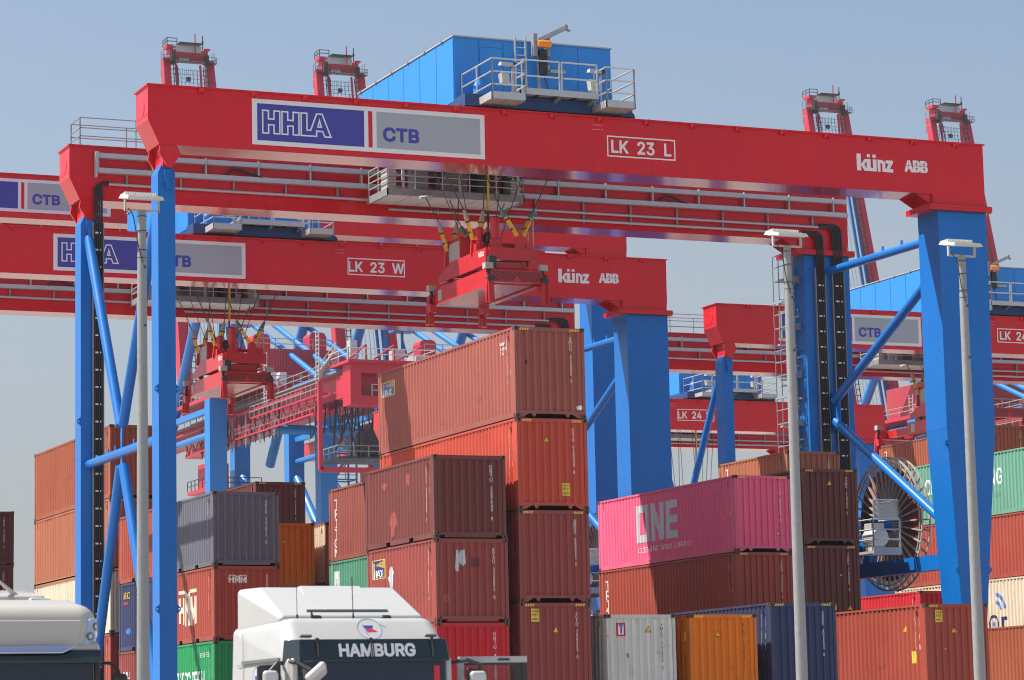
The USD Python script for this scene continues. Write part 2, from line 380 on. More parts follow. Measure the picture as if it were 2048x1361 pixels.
def container(x, y, ztop, kind, col, label, marks=None, hidden=False, group=None, frame=None):
    L = 12.192 if kind[0] == '4' else 6.058
    H = HC if kind.endswith('H') else STD
    t = thing('shipping_container', label, 'container', (x, y, ztop-H), group=group)
    B, Fm = CMAT[col], CFRAME[frame or col]
    pw, pd = .105, .13
    for cx in (0, 1):
        for cy in (0, 1):
            x0, y0 = (0.012, CW-.012-pw)[cx], (0.012, L-.012-pd)[cy]
            part(t, 'corner_post', MB().box(x0, x0+pw, y0, y0+pd, .118, H-.118), Fm)
            for z0 in (0, H-.118):
                a, b = (0, CW-.162)[cx], (0, L-.178)[cy]
                part(t, 'corner_casting', casting(MB(), a, a+.162, b, b+.178, z0, z0+.118), CASTM)
    for xx, sg in ((.016, 1), (CW-.016, -1)):
        a, b = sorted((xx, xx+sg*.06))
        part(t, 'top_rail', MB().box(a, b, .178, L-.178, H-.085, H-.012), Fm)
        br = MB()
        a, b = sorted((xx, xx+sg*.05))
        if L < 7:
            cuts = [.178, L/2-1.02-.18, L/2-1.02+.18, L/2+1.02-.18, L/2+1.02+.18, L-.178]
            for i in (0, 2, 4): br.box(a, b, cuts[i], cuts[i+1], .02, .178)
            for i in (1, 3): br.box(a, b, cuts[i], cuts[i+1], .14, .178)
        else:
            br.box(a, b, .178, L-.178, .03, .19)
            q = sg*.10
            br.box(*sorted((a if sg > 0 else b, (a if sg > 0 else b)+q)), .178, L-.178, .022, .03)
        part(t, 'bottom_rail', br, Fm)
    for yy, sg in ((.016, 1), (L-.016, -1)):
        a, b = sorted((yy, yy+sg*.06))
        part(t, 'end_header', MB().box(.162, CW-.162, a, b, H-.135, H-.014), Fm)
        es = MB()
        if L > 7 and sg > 0:
            es.box(.117, CW-.117, a, b, .135, .235)
            for k in (-1, 1):
                xc = CW/2+k*(CW/2-.162)
                es.add([(xc, yy+sg*.01, .02), (xc-k*.10, yy+sg*.01, .02), (xc-k*.32, yy+sg*.01, .135), (xc, yy+sg*.01, .135), (xc, yy+sg*.05, .02), (xc-k*.10, yy+sg*.05, .02), (xc-k*.32, yy+sg*.05, .135), (xc, yy+sg*.05, .135)],
                       [[0, 1, 2, 3], [7, 6, 5, 4], [0, 4, 5, 1], [1, 5, 6, 2], [2, 6, 7, 3], [3, 7, 4, 0]])
                xm = CW/2+k*.58
                es.add([(xm-.08, yy, .135), (xm+.08, yy, .135), (xm+.03, yy, .04), (xm-.03, yy, .04), (xm-.08, yy+.05, .135), (xm+.08, yy+.05, .135), (xm+.03, yy+.05, .04), (xm-.03, yy+.05, .04)],
                       [[0, 3, 2, 1], [4, 5, 6, 7], [0, 4, 7, 3], [1, 2, 6, 5], [3, 7, 6, 2]])
        else:
            es.box(.162, CW-.162, a, b, .095, .20)
            es.box(.36, CW-.36, a, b, .028, .095)
        part(t, 'end_sill', es, Fm)
    part(t, 'floor', MB().box(.08, CW-.08, .10, L-.10, .16, .19), DARK)
    if not (L > 7): part(t, 'cross_member', MB().box(.25, CW-.25, .3, L-.3, .05, .155), DARK)
    part(t, 'roof', MB().box(.07, CW-.07, .07, L-.07, H-.06, H-.022), B)
    zb, zt = .17, H-.07
    left = Wall((.024, L-.15, 0), (0, -1, 0), (1, 0, 0), SIDE[L], zb, zt)
    right = Wall((CW-.024, .15, 0), (0, 1, 0), (-1, 0, 0), SIDE[L], zb, zt)
    front = Wall((.13, .030, 0), (1, 0, 0), (0, 1, 0), ENDP, zb, zt)
    back = Wall((CW-.13, L-.030, 0), (-1, 0, 0), (0, -1, 0), ENDP, zb, zt)
    ls = part(t, 'side_wall', left.mesh(), B); part(t, 'side_wall', right.mesh(), B)
    fw = part(t, 'end_wall', front.mesh(), B); part(t, 'end_wall', back.mesh(), B)
    if hidden: return t
    mk = marks or {}
    ink = mk.get('ink', WHITEP)
    Ls, Fs = L-.30, CW-.26
    if mk.get('id'):
        h, p = mk.get('idh', .098), mk.get('idp', .112)
        part(fw, 'lettering', front.decal(MB(), column_text(mk['id'], h, p), Fs-.36, H-.30), ink)
        part(ls, 'lettering', left.decal(MB(), column_text(mk['id'], h*.95, p*.98), Ls-.52, H-.34), ink)
        part(ls, 'size_code', left.decal(MB(), column_text(mk.get('code', '45G1' if H > 2.7 else '22G1'), h*.95, p*.98), Ls-.30, H-.42), ink)
        part(ls, 'yellow_plate', left.decal(MB(), rect(-.05, .05, -.18, 0), Ls-.29, H-.98), YSTICK)
        part(ls, 'data_plate', left.decal(MB(), rect(-.045, .045, -.16, 0), Ls-.30, H-1.34), ink)
        hz = int(abs(x*7+y*3+ztop*11)) % 3
        for q in range(1+hz): part(ls, 'scuff', left.decal(MB(), blob(0, 0, .12+.1*q, .05+.03*hz, int(x*31+y*17+q*5), 16), Ls*(.2+.27*q)+.1*hz, .5+.45*((q+hz) % 3)), Fm)
        part(fw, 'scuff', front.decal(MB(), blob(0, 0, .10, .06, int(x*13+ztop*29), 16), .35+.4*hz, .45+.3*hz), Fm)
        part(ls, 'door_hook', MB().box(.012, .02, .55, .58, H-.38, H-.20).box(.012, .02, L-.60, L-.57, H-.38, H-.20), DARK)
    if H > 2.7:
        st = MB()
        for s0 in (.05, Fs-.40):
            for k in range(4):
                q = Polygon([(s0+k*.085, H-.118), (s0+k*.085+.045, H-.118), (s0+k*.085+.085, H-.045), (s0+k*.085+.04, H-.045)])
                st.flat(q, lambda a, b: (a+.13, .0125, b))
        part(t, 'hazard_stripes', st, YSTICK)
    if mk.get('tri'):
        for (s, z) in mk['tri']:
            w = part(fw, 'warning_sign', front.decal(MB(), tris_of(Polygon([(-.12, 0), (.12, 0), (0, .21)])), s, z, .004), BLKM)
            part(fw, 'warning_sign', front.decal(MB(), tris_of(Polygon([(-.095, .016), (.095, .016), (0, .182)])), s, z, .007), YELLOW)
    if mk.get('caution'):
        s, z = mk['caution']
        part(fw, 'caution_plate', front.decal(MB(), rect(0, .27, 0, .40), s, z), YSTICK)
        tt = MB()
        for txt, dz, hh in (('CAUTION', .30, .052), ("9'6\"", .17, .085), ('HIGH', .05, .06)):
            c = caps(txt, hh, True); c = c*[min(1, .24/np.ptp(c[:, :, 0])), 1]
            front.decal(tt, c-[c[:, :, 0].min(), 0], s+.02, z+dz, .008)
        part(fw, 'caution_lettering', tt, BLKM)
    for item in mk.get('print', ()):      # (wall, name, triangles, s, z, material, lift)
        w, nm, tr, s, z, m = item[:6]
        part(ls if w == 'L' else fw, nm, (left if w == 'L' else front).decal(MB(), tr, s, z, item[6] if len(item) > 6 else .005), m)
    return t

def txt(s, h, bold=False, squeeze=1.0, slant=0.0):
    c = caps(s, h, bold).copy(); c[:, :, 0] -= c[:, :, 0].min()
    c[:, :, 0] = c[:, :, 0]*squeeze+slant*c[:, :, 1]
    return c
def heavy(s_, h, w, squeeze=1.0):
    P = unary_union([Polygon(q).buffer(1e-4) for q in txt(s_, h-2*w, False, squeeze)]).buffer(w, join_style=2, mitre_limit=2).simplify(.001)
    b = P.bounds
    return affinity.translate(P, -b[0], 0), b[2]-b[0]
def blob(cx, cz, rx, rz, seed, n=14):
    rg = random.Random(seed)
    return tris_of(Polygon([(cx+rx*math.cos(2*math.pi*i/n)*(.6+.6*rg.random()), cz+rz*math.sin(2*math.pi*i/n)*(.6+.6*rg.random())) for i in range(n)]).buffer(0))
# logos as plain shapes
def one_letters(h):
    w, g, b = h*.72, h*.14, h*.205
    O = sbox(0, 0, w, h).difference(sbox(b*.95, b, w-b*.95, h-b))
    x = w+g
    N = unary_union([sbox(x, 0, x+b, h), sbox(x+w-b, 0, x+w, h), Polygon([(x, h), (x+b*1.05, h), (x+w, 0), (x+w-b*1.05, 0)])])
    x2 = x+w+g
    E_ = unary_union([sbox(x2, 0, x2+b, h)]+[sbox(x2, z, x2+w*.92, z+b) for z in (0, (h-b)/2, h-b)])
    return tris_of(unary_union([O, N, E_]))
def hmm_logo(h):
    W = h*1.05
    bar = Polygon([(0, h), (W*.38, h), (W*.5, h*.84), (W*.62, h), (W, h), (W, h*.90), (W*.66, h*.90), (W*.5, h*.72), (W*.34, h*.90), (0, h*.90)])
    s = W/16
    Mm = lambda a, b: Polygon([(a*s, .02*h), (a*s, .8*h), ((a+1.5)*s, .8*h), ((a+b)/2*s, .46*h), ((b-1.5)*s, .8*h), (b*s, .8*h), (b*s, .06*h), ((b-1.5)*s, 0), ((b-1.5)*s, .46*h), ((a+b)/2*s, .14*h), ((a+1.5)*s, .46*h), ((a+1.5)*s, 0)])
    body = [sbox(0, .10*h, 1.6*s, .8*h), sbox(3.1*s, .06*h, 4.7*s, .8*h), sbox(1.5*s, .38*h, 3.2*s, .54*h), Mm(5.3, 10.3), Mm(10.9, 15.9)]
    return tris_of(unary_union([bar]+body).buffer(0))
def baoi(s, z, w=1.15, h=.62, field=None):
    """lighthouse badge"""
    W_, H_ = w, h
    out = [('L', 'badge', rect(0, W_, 0, H_), s, z, YSTICK, .004), ('L', 'badge_field', rect(.03, W_-.03, .025, H_-.025), s, z, field or NAVYM, .007)]
    rays = unary_union([Polygon([(.22*W_, .72*H_), (.97*W_, (.93-.11*i)*H_), (.97*W_, (.87-.11*i)*H_)]) for i in range(4)])
    out.append(('L', 'badge_beam', tris_of(rays), s, z, YELLOW, .010))
    house = unary_union([Polygon([(.06*W_, .05*H_), (.22*W_, .05*H_), (.19*W_, .70*H_), (.09*W_, .70*H_)]), sbox(.08*W_, .7*H_, .20*W_, .84*H_)])
    out.append(('L', 'badge_tower', tris_of(house), s, z, WHITEP, .010))
    out.append(('L', 'badge_lettering', txt('BAOI', .36*H_, True, .95), s+.26*W_, z+.08*H_, WHITEP, .011))
    return out
def side_stack(word, s, z, h=.34, pitch=.39, m=WHITEP): return ('L', 'lettering', column_text(word, h, pitch, True), s, z, m)

X = {-1: 29.89, 0: 32.73, 1: 35.55, 2: 38.50, 3: 41.42, 4: 44.35, 6: 50.14, 7: 53.25, 8: 56.05}
Y1, Y2, Y3, Y4, Y5 = 81.75, 95.33, 108.70, 122.3, 135.9
def hidden_below(x, y, z, kind, col='maroon'):
    """the boxes that carry a stack, out of sight"""
    while z > 2.0:
        H = HC if kind.endswith('H') and z > 2.75 else STD
        if z < H-.25: break
        container(x, y, z, kind[:2]+('H' if H == HC else 'S'), col, 'shipping container at the hidden foot of a stack', hidden=True, group='containers at the hidden foot of a stack')
        z -= H

# the five-high stack in the middle
a = X[1]
container(a, Y1, 14.48, '40H', 'dusty', 'dusty red-brown container on top of the tallest stack, lighthouse badge at its far end', {'id': 'BMOU 416808 3', 'print': baoi(.22, 2.896-.92, 1.2, .52, FADEDB)+[('L', 'data_panel', np.vstack([txt('MGW', .10, True), txt('30480', .10)-[0, .16], txt('TARE', .09)-[0, .30]]), 11.89-1.05, 2.40, WHITEP), ('F', 'scuff', blob(0, 0, .10, .09, 3), 2.10, .35, WHITEP), ('F', 'scuff', blob(0, 0, .035, .10, 5), .28, 1.75, BLKM)]})
container(a+.02, Y1, 11.584, '40H', 'orangered', 'bright orange-red container second from the top of the tallest stack', {'id': 'CAIU 918848 8', 'tri': [(.90, 2.13)], 'caution': (1.42, .45)})
container(a+.01, Y1, 8.688, '40H', 'redbrown', 'red-brown container lettered BMOU 480322 in the middle of the tallest stack', {'id': 'BMOU 480322 9'})
container(a-.01, Y1, 5.792, '40H', 'redbrown', 'red-brown container with yellow caution plate, low in the tallest stack', {'id': 'FCIU 704563 0', 'tri': [(1.10, 1.95)], 'caution': (.27, 2.30)})
hidden_below(a, Y1, 2.896, '40H')
# the twenty-foot stack left of it
b = X[0]
container(b, Y1, 10.364, '20S', 'maroon', 'short maroon container lettered DRYU 269649, topmost of the four-high stack', {'id': 'DRYU 269649 9', 'idh': .12, 'idp': .135, 'print': [('L', 'repair_patch', blob(0, 0, .2, .16, 11, 18), 1.55, 1.95, PATCHR), ('L', 'repair_patch', blob(0, 0, .22, .2, 12, 18), 3.65, 2.0, PATCHR), ('L', 'repair_patch', blob(0, 0, .30, .45, 15, 20), 2.3, .72, PATCHR)]})
container(b+.03, Y1, 7.773, '20S', 'redbrown', 'short red-brown container with a lighthouse badge and pale repair patches', {'id': 'BEAU 216892 0', 'idh': .105, 'idp': .122, 'print': baoi(.28, 1.62)+[('L', 'repair_patch', blob(0, 0, .27, .42, 21, 18), 2.0, 1.62, GREYP), ('F', 'repair_patch', np.vstack([tris_of(Polygon([(0, .05), (.05, .62), (.11, .60), (.14, .48), (.20, .60), (.33, .62), (.36, .2), (.27, .11), (.17, .22), (.12, -.06), (.03, -.05)]))]), .52, 1.62, GREYP), ('F', 'patch', rect(0, .22, 0, .26), .10, .62, CMAT['dusty']), ('F', 'patch', rect(0, .30, 0, .30), 1.05, 1.70, CMAT['maroon'])]})
container(b+.02, Y1, 5.182, '20S', 'red', 'short bright red container third down in the four-high stack', {'id': 'KKTU 807209 3', 'idh': .115, 'idp': .135})
hidden_below(b, Y1, 2.591, '20S')
for xx, yy, zz in ((b, Y1+6.13, 5.182),): hidden_below(xx, yy, zz, '20S')
# front row to the right
yml = [('F', 'logo', rect(0, .30, 0, .42), .24, 1.90, REDM, .005), ('F', 'logo_letters', tris_of(unary_union([sbox(.05, .05, .11, .37), sbox(.20, .05, .26, .37), sbox(.11, .05, .20, .10)])), .24, 1.90, WHITEP, .008), ('F', 'logo_letters', tris_of(unary_union([Polygon([(.06, .37), (.11, .37), (.155, .26), (.20, .37), (.25, .37), (.18, .21), (.18, .05), (.13, .05), (.13, .21)])])), .24, 1.90, BLUEM, .011)]
container(X[2], Y1, 5.42, '20S', 'white', 'rust-streaked white container with a red square logo and a yellow triangle', {'id': 'YMLU 512255 5', 'ink': BLKM, 'tri': [(1.35, 2.02)], 'print': yml+[('F', 'rust_patch', blob(0, 0, .06, .09, 8), .60, 1.30, CMAT['sand'])]})
container(X[3], Y1, 5.42, '20H', 'orange', 'plain orange container between the white and the navy container', {'id': 'HLBU 153541 5', 'ink': BLKM, 'tri': [(.90, 2.18)], 'print': [('L', 'yellow_plate', rect(0, .20, 0, .28), 5.4, 2.05, YSTICK)]})
container(X[4], Y1, 5.792, '40H', 'navy', 'navy blue container behind the middle lamp pole', {'id': 'SEKU 602101 8'})
for k, kd in ((2, '20S'), (3, '20S'), (4, '40H')): hidden_below(X[k], Y1, (2.83, 2.52, 2.896)[k-2], kd)
container(X[6], Y1, 5.75, '40H', 'brick', 'brick red container with a maroon end in front of the large blue leg', {'id': 'TRHU 515817 5', 'tri': [(1.0, 1.92)], 'caution': (.28, 2.28), 'print': [('L', 'yellow_plate', rect(0, .26, 0, .40), 11.05, .95, YSTICK), ('L', 'warning_sign', tris_of(Polygon([(-.12, 0), (.12, 0), (0, .22)])), 10.7, 2.02, YELLOW), ('F', 'scuff', blob(0, 0, .03, .03, 4), .62, 1.40, WHITEP)]})
hidden_below(X[6], Y1, 2.86, '40H')
# second bay
g = X[-1]
container(g, Y2, 10.364, '20S', 'slate', 'short slate grey container on top of the stack beside the left crane leg', {'id': 'SKIU 241079 0', 'idh': .10, 'idp': .118})
container(g+.02, Y2, 7.773, '20S', 'brick', 'short brick red container with cream logo under the slate grey one', {'id': 'KOCU 242315 7', 'print': [('L', 'logo', hmm_logo(1.30)*[1.5, 1], 1.65, .62, CREAMM), ('F', 'logo', hmm_logo(.40)*[1.55, .72], .42, 1.98, WHITEP)]})
container(g+.01, Y2, 5.182, '20S', 'green', 'short green container with white lettering at the foot of the left stack', {'id': 'EMCU 364201 1', 'print': [('L', 'lettering', txt('EVERGREEN', .62, True, .70), 1.2, .95, WHITEP), ('L', 'lettering', txt('EGSU 38', .16), 4.2, 2.05, WHITEP)]})
hidden_below(g, Y2, 2.591, '20S')
container(g, Y2+6.13, 10.38, '20S', 'brick', 'short faded brick container seen between lamp pole and crane bracing', {'id': 'TCKU 128855 2'})
container(g+.01, Y2+6.13, 7.79, '20S', 'navy', 'short scuffed navy container with a yellow emblem behind the left crane leg', {'id': 'SMCU 204417 1', 'print': [('L', 'emblem', txt('SAECO', .24, True, .8), .35, 2.0, YELLOW), ('L', 'emblem_line', rect(0, .55, 0, .10), .42, 1.78, REDM), ('L', 'scuff', blob(0, 0, .45, .12, 31), 1.1, .75, BLUEM)]})
container(g, Y2+6.13, 5.20, '20S', 'redbrown', 'short red-brown container with small white letters, low behind the left lamp pole', {'id': 'FSCU 733012 6', 'print': [('L', 'lettering', txt('PANU', .26, True, .8), .45, 1.55, WHITEP)]})
hidden_below(g, Y2+6.13, 2.591, '20S')
hidden_below(X[0], Y2, 5.182, '20S')
container(X[0]+.05, Y2, 5.15, '20S', 'maroon', 'short maroon container with yellow plates just left of the white truck cab', {'id': 'GESU 331902 4', 'print': [('L', 'yellow_plate', rect(0, .16, 0, .5), 5.2, 1.75, YELLOW), ('L', 'yellow_plate', rect(0, .16, 0, .55), 5.2, 1.05, YELLOW), ('F', 'yellow_plate', rect(0, .18, 0, .5), .12, 1.9, YELLOW), ('F', 'yellow_plate', rect(0, .18, 0, .5), .12, 1.25, YELLOW)]})
container(X[2]+.02, Y2, 11.584, '40H', 'dusty', 'dusty brown container lettered TRITON above a green one, left of the maroon stack', {'id': 'TCNU 402186 7', 'print': [side_stack('TRITON', .62, 2.45)]})
container(X[2], Y2, 8.688, '40H', 'teal', 'green container mostly hidden under the dusty lettered one', {'id': 'HASU 415207 9', 'print': [('L', 'white_panel', rect(0, .52, 0, 1.9), .42, .6, WHITEP, .004), ('L', 'lettering', column_text('SUD', .3, .4, True), .68, 2.2, BLKM, .008)]})
hidden_below(X[2], Y2, 5.792, '40H')
one = [('L', 'lettering', one_letters(1.50)*[1.06, 1], 3.40, .90, ONEM), ('L', 'lettering', txt('OCEAN NETWORK EXPRESS', .20, False, 1.28), 3.58, .50, WHITEP)]
container(50.36, Y2, 11.279, '40H', 'pink', 'magenta pink container with large grey lettering', {'id': 'TLLU 583823 8', 'tri': [(1.72, .62)], 'print': one+[('L', 'warning_sign', tris_of(Polygon([(-.14, 0), (.14, 0), (0, .22)])), 11.6, 1.45, YELLOW)]})
container(50.33, Y2, 8.383, '40H', 'brick', 'brick brown container lettered TRITON under the magenta pink one', {'id': 'TGBU 479200 2', 'print': [side_stack('TRITON', .62, 2.45, .36, .40), ('L', 'warning_sign', tris_of(Polygon([(-.14, 0), (.14, 0), (0, .24)])), 11.6, .50, YELLOW)]})
hidden_below(50.36, Y2, 5.487, '40H')
container(53.27, Y2, 11.584, '40H', 'brown', 'dark brown container with yellow triangle right of the middle lamp pole', {'id': 'HAMU 118204 0', 'tri': [(1.08, 2.25)]})
container(53.24, Y2, 8.660, '40H', 'brown', 'dark brown container under another one, its upper corner beside the cable reel', {'id': 'TRHU 749509 8', 'tri': [(1.82, .42)], 'print': [('F', 'yellow_plate', rect(0, .16, 0, .24), 1.1, .42, YSTICK), ('F', 'scuff', blob(0, 0, .03, .03, 6), 1.5, 1.75, WHITEP)]})
hidden_below(53.25, Y2, 5.77, '40H')
container(X[8], Y2+6.13, 12.93, '20S', 'sand', 'short sandy orange container peeping over the dark brown stack', {'id': 'TEMU 277310 5', 'print': [side_stack('TRITON', .62, 2.30, .34, .38)]})
for zz in (10.34,): hidden_below(X[8], Y2+6.13, zz, '20S', 'brown')
# third bay and beyond
container(g, Y3, 14.16, '40H', 'rust', 'rust brown container on top of the far left stack', {'id': 'TCLU 520931 1'})
container(g, Y3, 11.264, '40H', 'sand', 'sandy brown container second in the far left stack', {'id': 'TRLU 778254 3', 'tri': [(1.3, 2.1)]})
container(g, Y3, 8.58, '40S', 'cream', 'cream container third down in the far left stack', {'id': 'MSCU 618220 3', 'ink': BLKM})
container(g, Y3, 5.98, '40S', 'brick', 'brick red container low in the far left stack', {'id': 'CAXU 400127 0'})
hidden_below(g, Y3, 3.3, '40S')
container(35.90, Y3, 10.36, '20S', 'hot', 'vivid orange container with yellow triangle behind the slate grey one', {'id': 'HLXU 327165 8', 'ink': BLKM, 'tri': [(1.0, 1.75)]})
hidden_below(35.90, Y3, 7.77, '20S')
container(38.80, Y3, 10.40, '40S', 'cream', 'stained cream container in the gap beside the vivid orange one', {'id': 'MAEU 603114 2', 'ink': BLKM}, frame='rust')
container(38.78, Y3, 7.80, '40S', 'maroon', 'maroon container under the stained cream one, in deep shade', {'id': 'CRSU 911025 0'})
hidden_below(38.78, Y3, 5.2, '40S')
container(41.50, 125.8, 13.64, '40H', 'brown', 'dark brown container seen above the slate grey one', {'id': 'TGHU 915288 6', 'tri': [(1.78, .42)]})
hidden_below(41.50, 125.8, 10.74, '40H')
container(g+.30, Y5, 12.955, '20S', 'brown', 'dark maroon container at the left picture edge, upper of two', {'id': 'INKU 624885 2'})
container(g+.28, Y5, 10.364, '20S', 'brown', 'dark maroon container at the left picture edge, lower of two', {'id': 'INBU 510344 7'})
hidden_below(g+.30, Y5, 7.773, '20S')
# the right-hand block
xr, yr = 72.3, 108.2
container(xr, yr, 14.175, '40H', 'seagreen', 'pale green container with white lettering behind the large blue leg', {'id': 'CCLU 471190 2', 'print': [('L', 'lettering', txt('CHINA SHIPPING', .70, True, .82), 2.75, 1.42, WHITEP)]})
container(xr, yr, 11.279, '40H', 'brick', 'red container under the pale green one', {'id': 'TTNU 880142 5'})
arcs = unary_union([Polygon([(r*math.cos(t), r*math.sin(t)) for t in np.linspace(.15, 1.55, 12)]+[((r-.16)*math.cos(t), (r-.16)*math.sin(t)) for t in np.linspace(1.55, .15, 12)]) for r in (.5, .85)])
ring = Polygon([(.42*math.cos(t), .42*math.sin(t)) for t in np.linspace(0, 6.28, 28)]).difference(Polygon([(.30*math.cos(t), .30*math.sin(t)) for t in np.linspace(0, 6.28, 28)]))
container(xr, yr, 8.383, '40H', 'cream', 'cream refrigerated container with a blue wave emblem', {'print': [('L', 'emblem', tris_of(arcs), 8.45, 1.42, BLUEM), ('L', 'emblem_ring', tris_of(ring), 8.25, .85, NAVYM), ('L', 'emblem_dot', tris_of(Polygon([(.13*math.cos(t), .13*math.sin(t)) for t in np.linspace(0, 6.28, 16)])), 8.25, .85, BLUEM), ('L', 'lettering', txt('r', .95, True), 8.9, .42, NAVYM)]})
hidden_below(xr, yr, 5.487, '40H')
container(69.75, 97.0, 6.03, '40H', 'rust', 'rust orange container low at the right picture edge', {'id': 'TCNU 219075 4'})
hidden_below(69.75, 97.0, 3.13, '40H')
container(67.5, 110.4, 7.77, '40S', 'red', 'bright red container behind the brick red one, below the cable reel', {'id': 'HBSU 500318 6'})
hidden_below(67.5, 110.4, 5.18, '40S')

#==PART2==
# ---------------------------------------------------------------- yard gantry cranes
def sign_parts(t, ZT, code):
    bd = part(t, 'sign_board', MB().box(3.80, 12.72, -.012, -.002, ZT-1.90, ZT-.25), WHITE)
    fx = lambda y: (lambda a, b: (a, y, b))
    def flat(parent, nm, poly, y, m): part(parent, nm, MB().flat(poly, fx(y)), m)
    flat(bd, 'blue_field', sbox(3.99, ZT-1.74, 8.02, ZT-.41), -.016, SIGNB)
    flat(bd, 'red_stripe', sbox(8.18, ZT-1.74, 8.34, ZT-.41), -.016, RED)
    flat(bd, 'grey_field', sbox(8.50, ZT-1.74, 12.54, ZT-.41), -.016, SIGNG)
    # outlined letters
    h, w = .80, .62
    def Hh(x): return unary_union([sbox(x, 0, x+.20, h), sbox(x+.42, 0, x+.62, h), sbox(x+.1, .31, x+.5, .50)])
    Hs = [Hh(0), Hh(.62+.10)]
    Lp = unary_union([sbox(1.44, 0, 1.64, h), sbox(1.44, 0, 2.0, .19)])
    A = Polygon([(1.72, 0), (2.02, h), (2.22, h), (2.54, 0), (2.32, 0), (2.25, .19), (1.99, .19), (1.92, 0)]).difference(Polygon([(2.05, .33), (2.20, .33), (2.125, .60)]))
    body = unary_union(Hs+[Lp, A]).buffer(.035, join_style=2)
    outl = body.difference(unary_union(Hs+[Lp, A]).buffer(-.018, join_style=2))
    flat(bd, 'outlined_lettering', affinity.translate(outl, 4.20, ZT-1.46), -.019, WHITE)
    P, wd = heavy('CTB', .52, .032, 1.12)
    flat(bd, 'lettering', affinity.translate(P, 8.74, ZT-1.45), -.019, SIGNB)
    # crane number
    if not code: return
    fr = sbox(17.67, ZT-1.48, 20.51, ZT-.68).difference(sbox(17.72, ZT-1.43, 20.46, ZT-.73))
    part(t, 'number_frame', MB().flat(fr, fx(-.004)), WHITEP)
    P, wd = heavy(code.replace(' ', '  '), .49, .018, .98)
    part(t, 'crane_number', MB().flat(affinity.translate(P, 19.09-wd/2, ZT-1.31), fx(-.004)), WHITEP)
    # maker's marks
    k = unary_union([sbox(0, 0, .19, .66), Polygon([(.19, .26), (.36, .46), (.52, .46), (.33, .25), (.50, 0), (.34, 0), (.19, .22)]),
                     sbox(.44, 0, .62, .47), sbox(.62, 0, .78, .13), sbox(.72, 0, .88, .47), sbox(.46, .54, .60, .66), sbox(.71, .54, .86, .66),
                     sbox(.93, 0, 1.05, .47), sbox(1.05, .34, 1.16, .47), sbox(1.14, 0, 1.27, .42),
                     sbox(1.20, 0, 1.62, .13), sbox(1.30, .34, 1.62, .47), Polygon([(1.30, .1), (1.45, .1), (1.62, .38), (1.45, .38)])])
    part(t, 'maker_mark', MB().flat(affinity.translate(k, 28.36, ZT-1.36), fx(-.004)), WHITEP)
    P, wd = heavy('ABB', .48, .035, .92)
    cuts = [sbox(-1, .215, 3, .235)]+[sbox(wd*f-.008, -1, wd*f+.008, 2) for f in (.165, .535, .86)]
    part(t, 'maker_mark', MB().flat(affinity.translate(P.difference(unary_union(cuts)).buffer(0), 30.5, ZT-1.26), fx(-.004)), WHITEP)

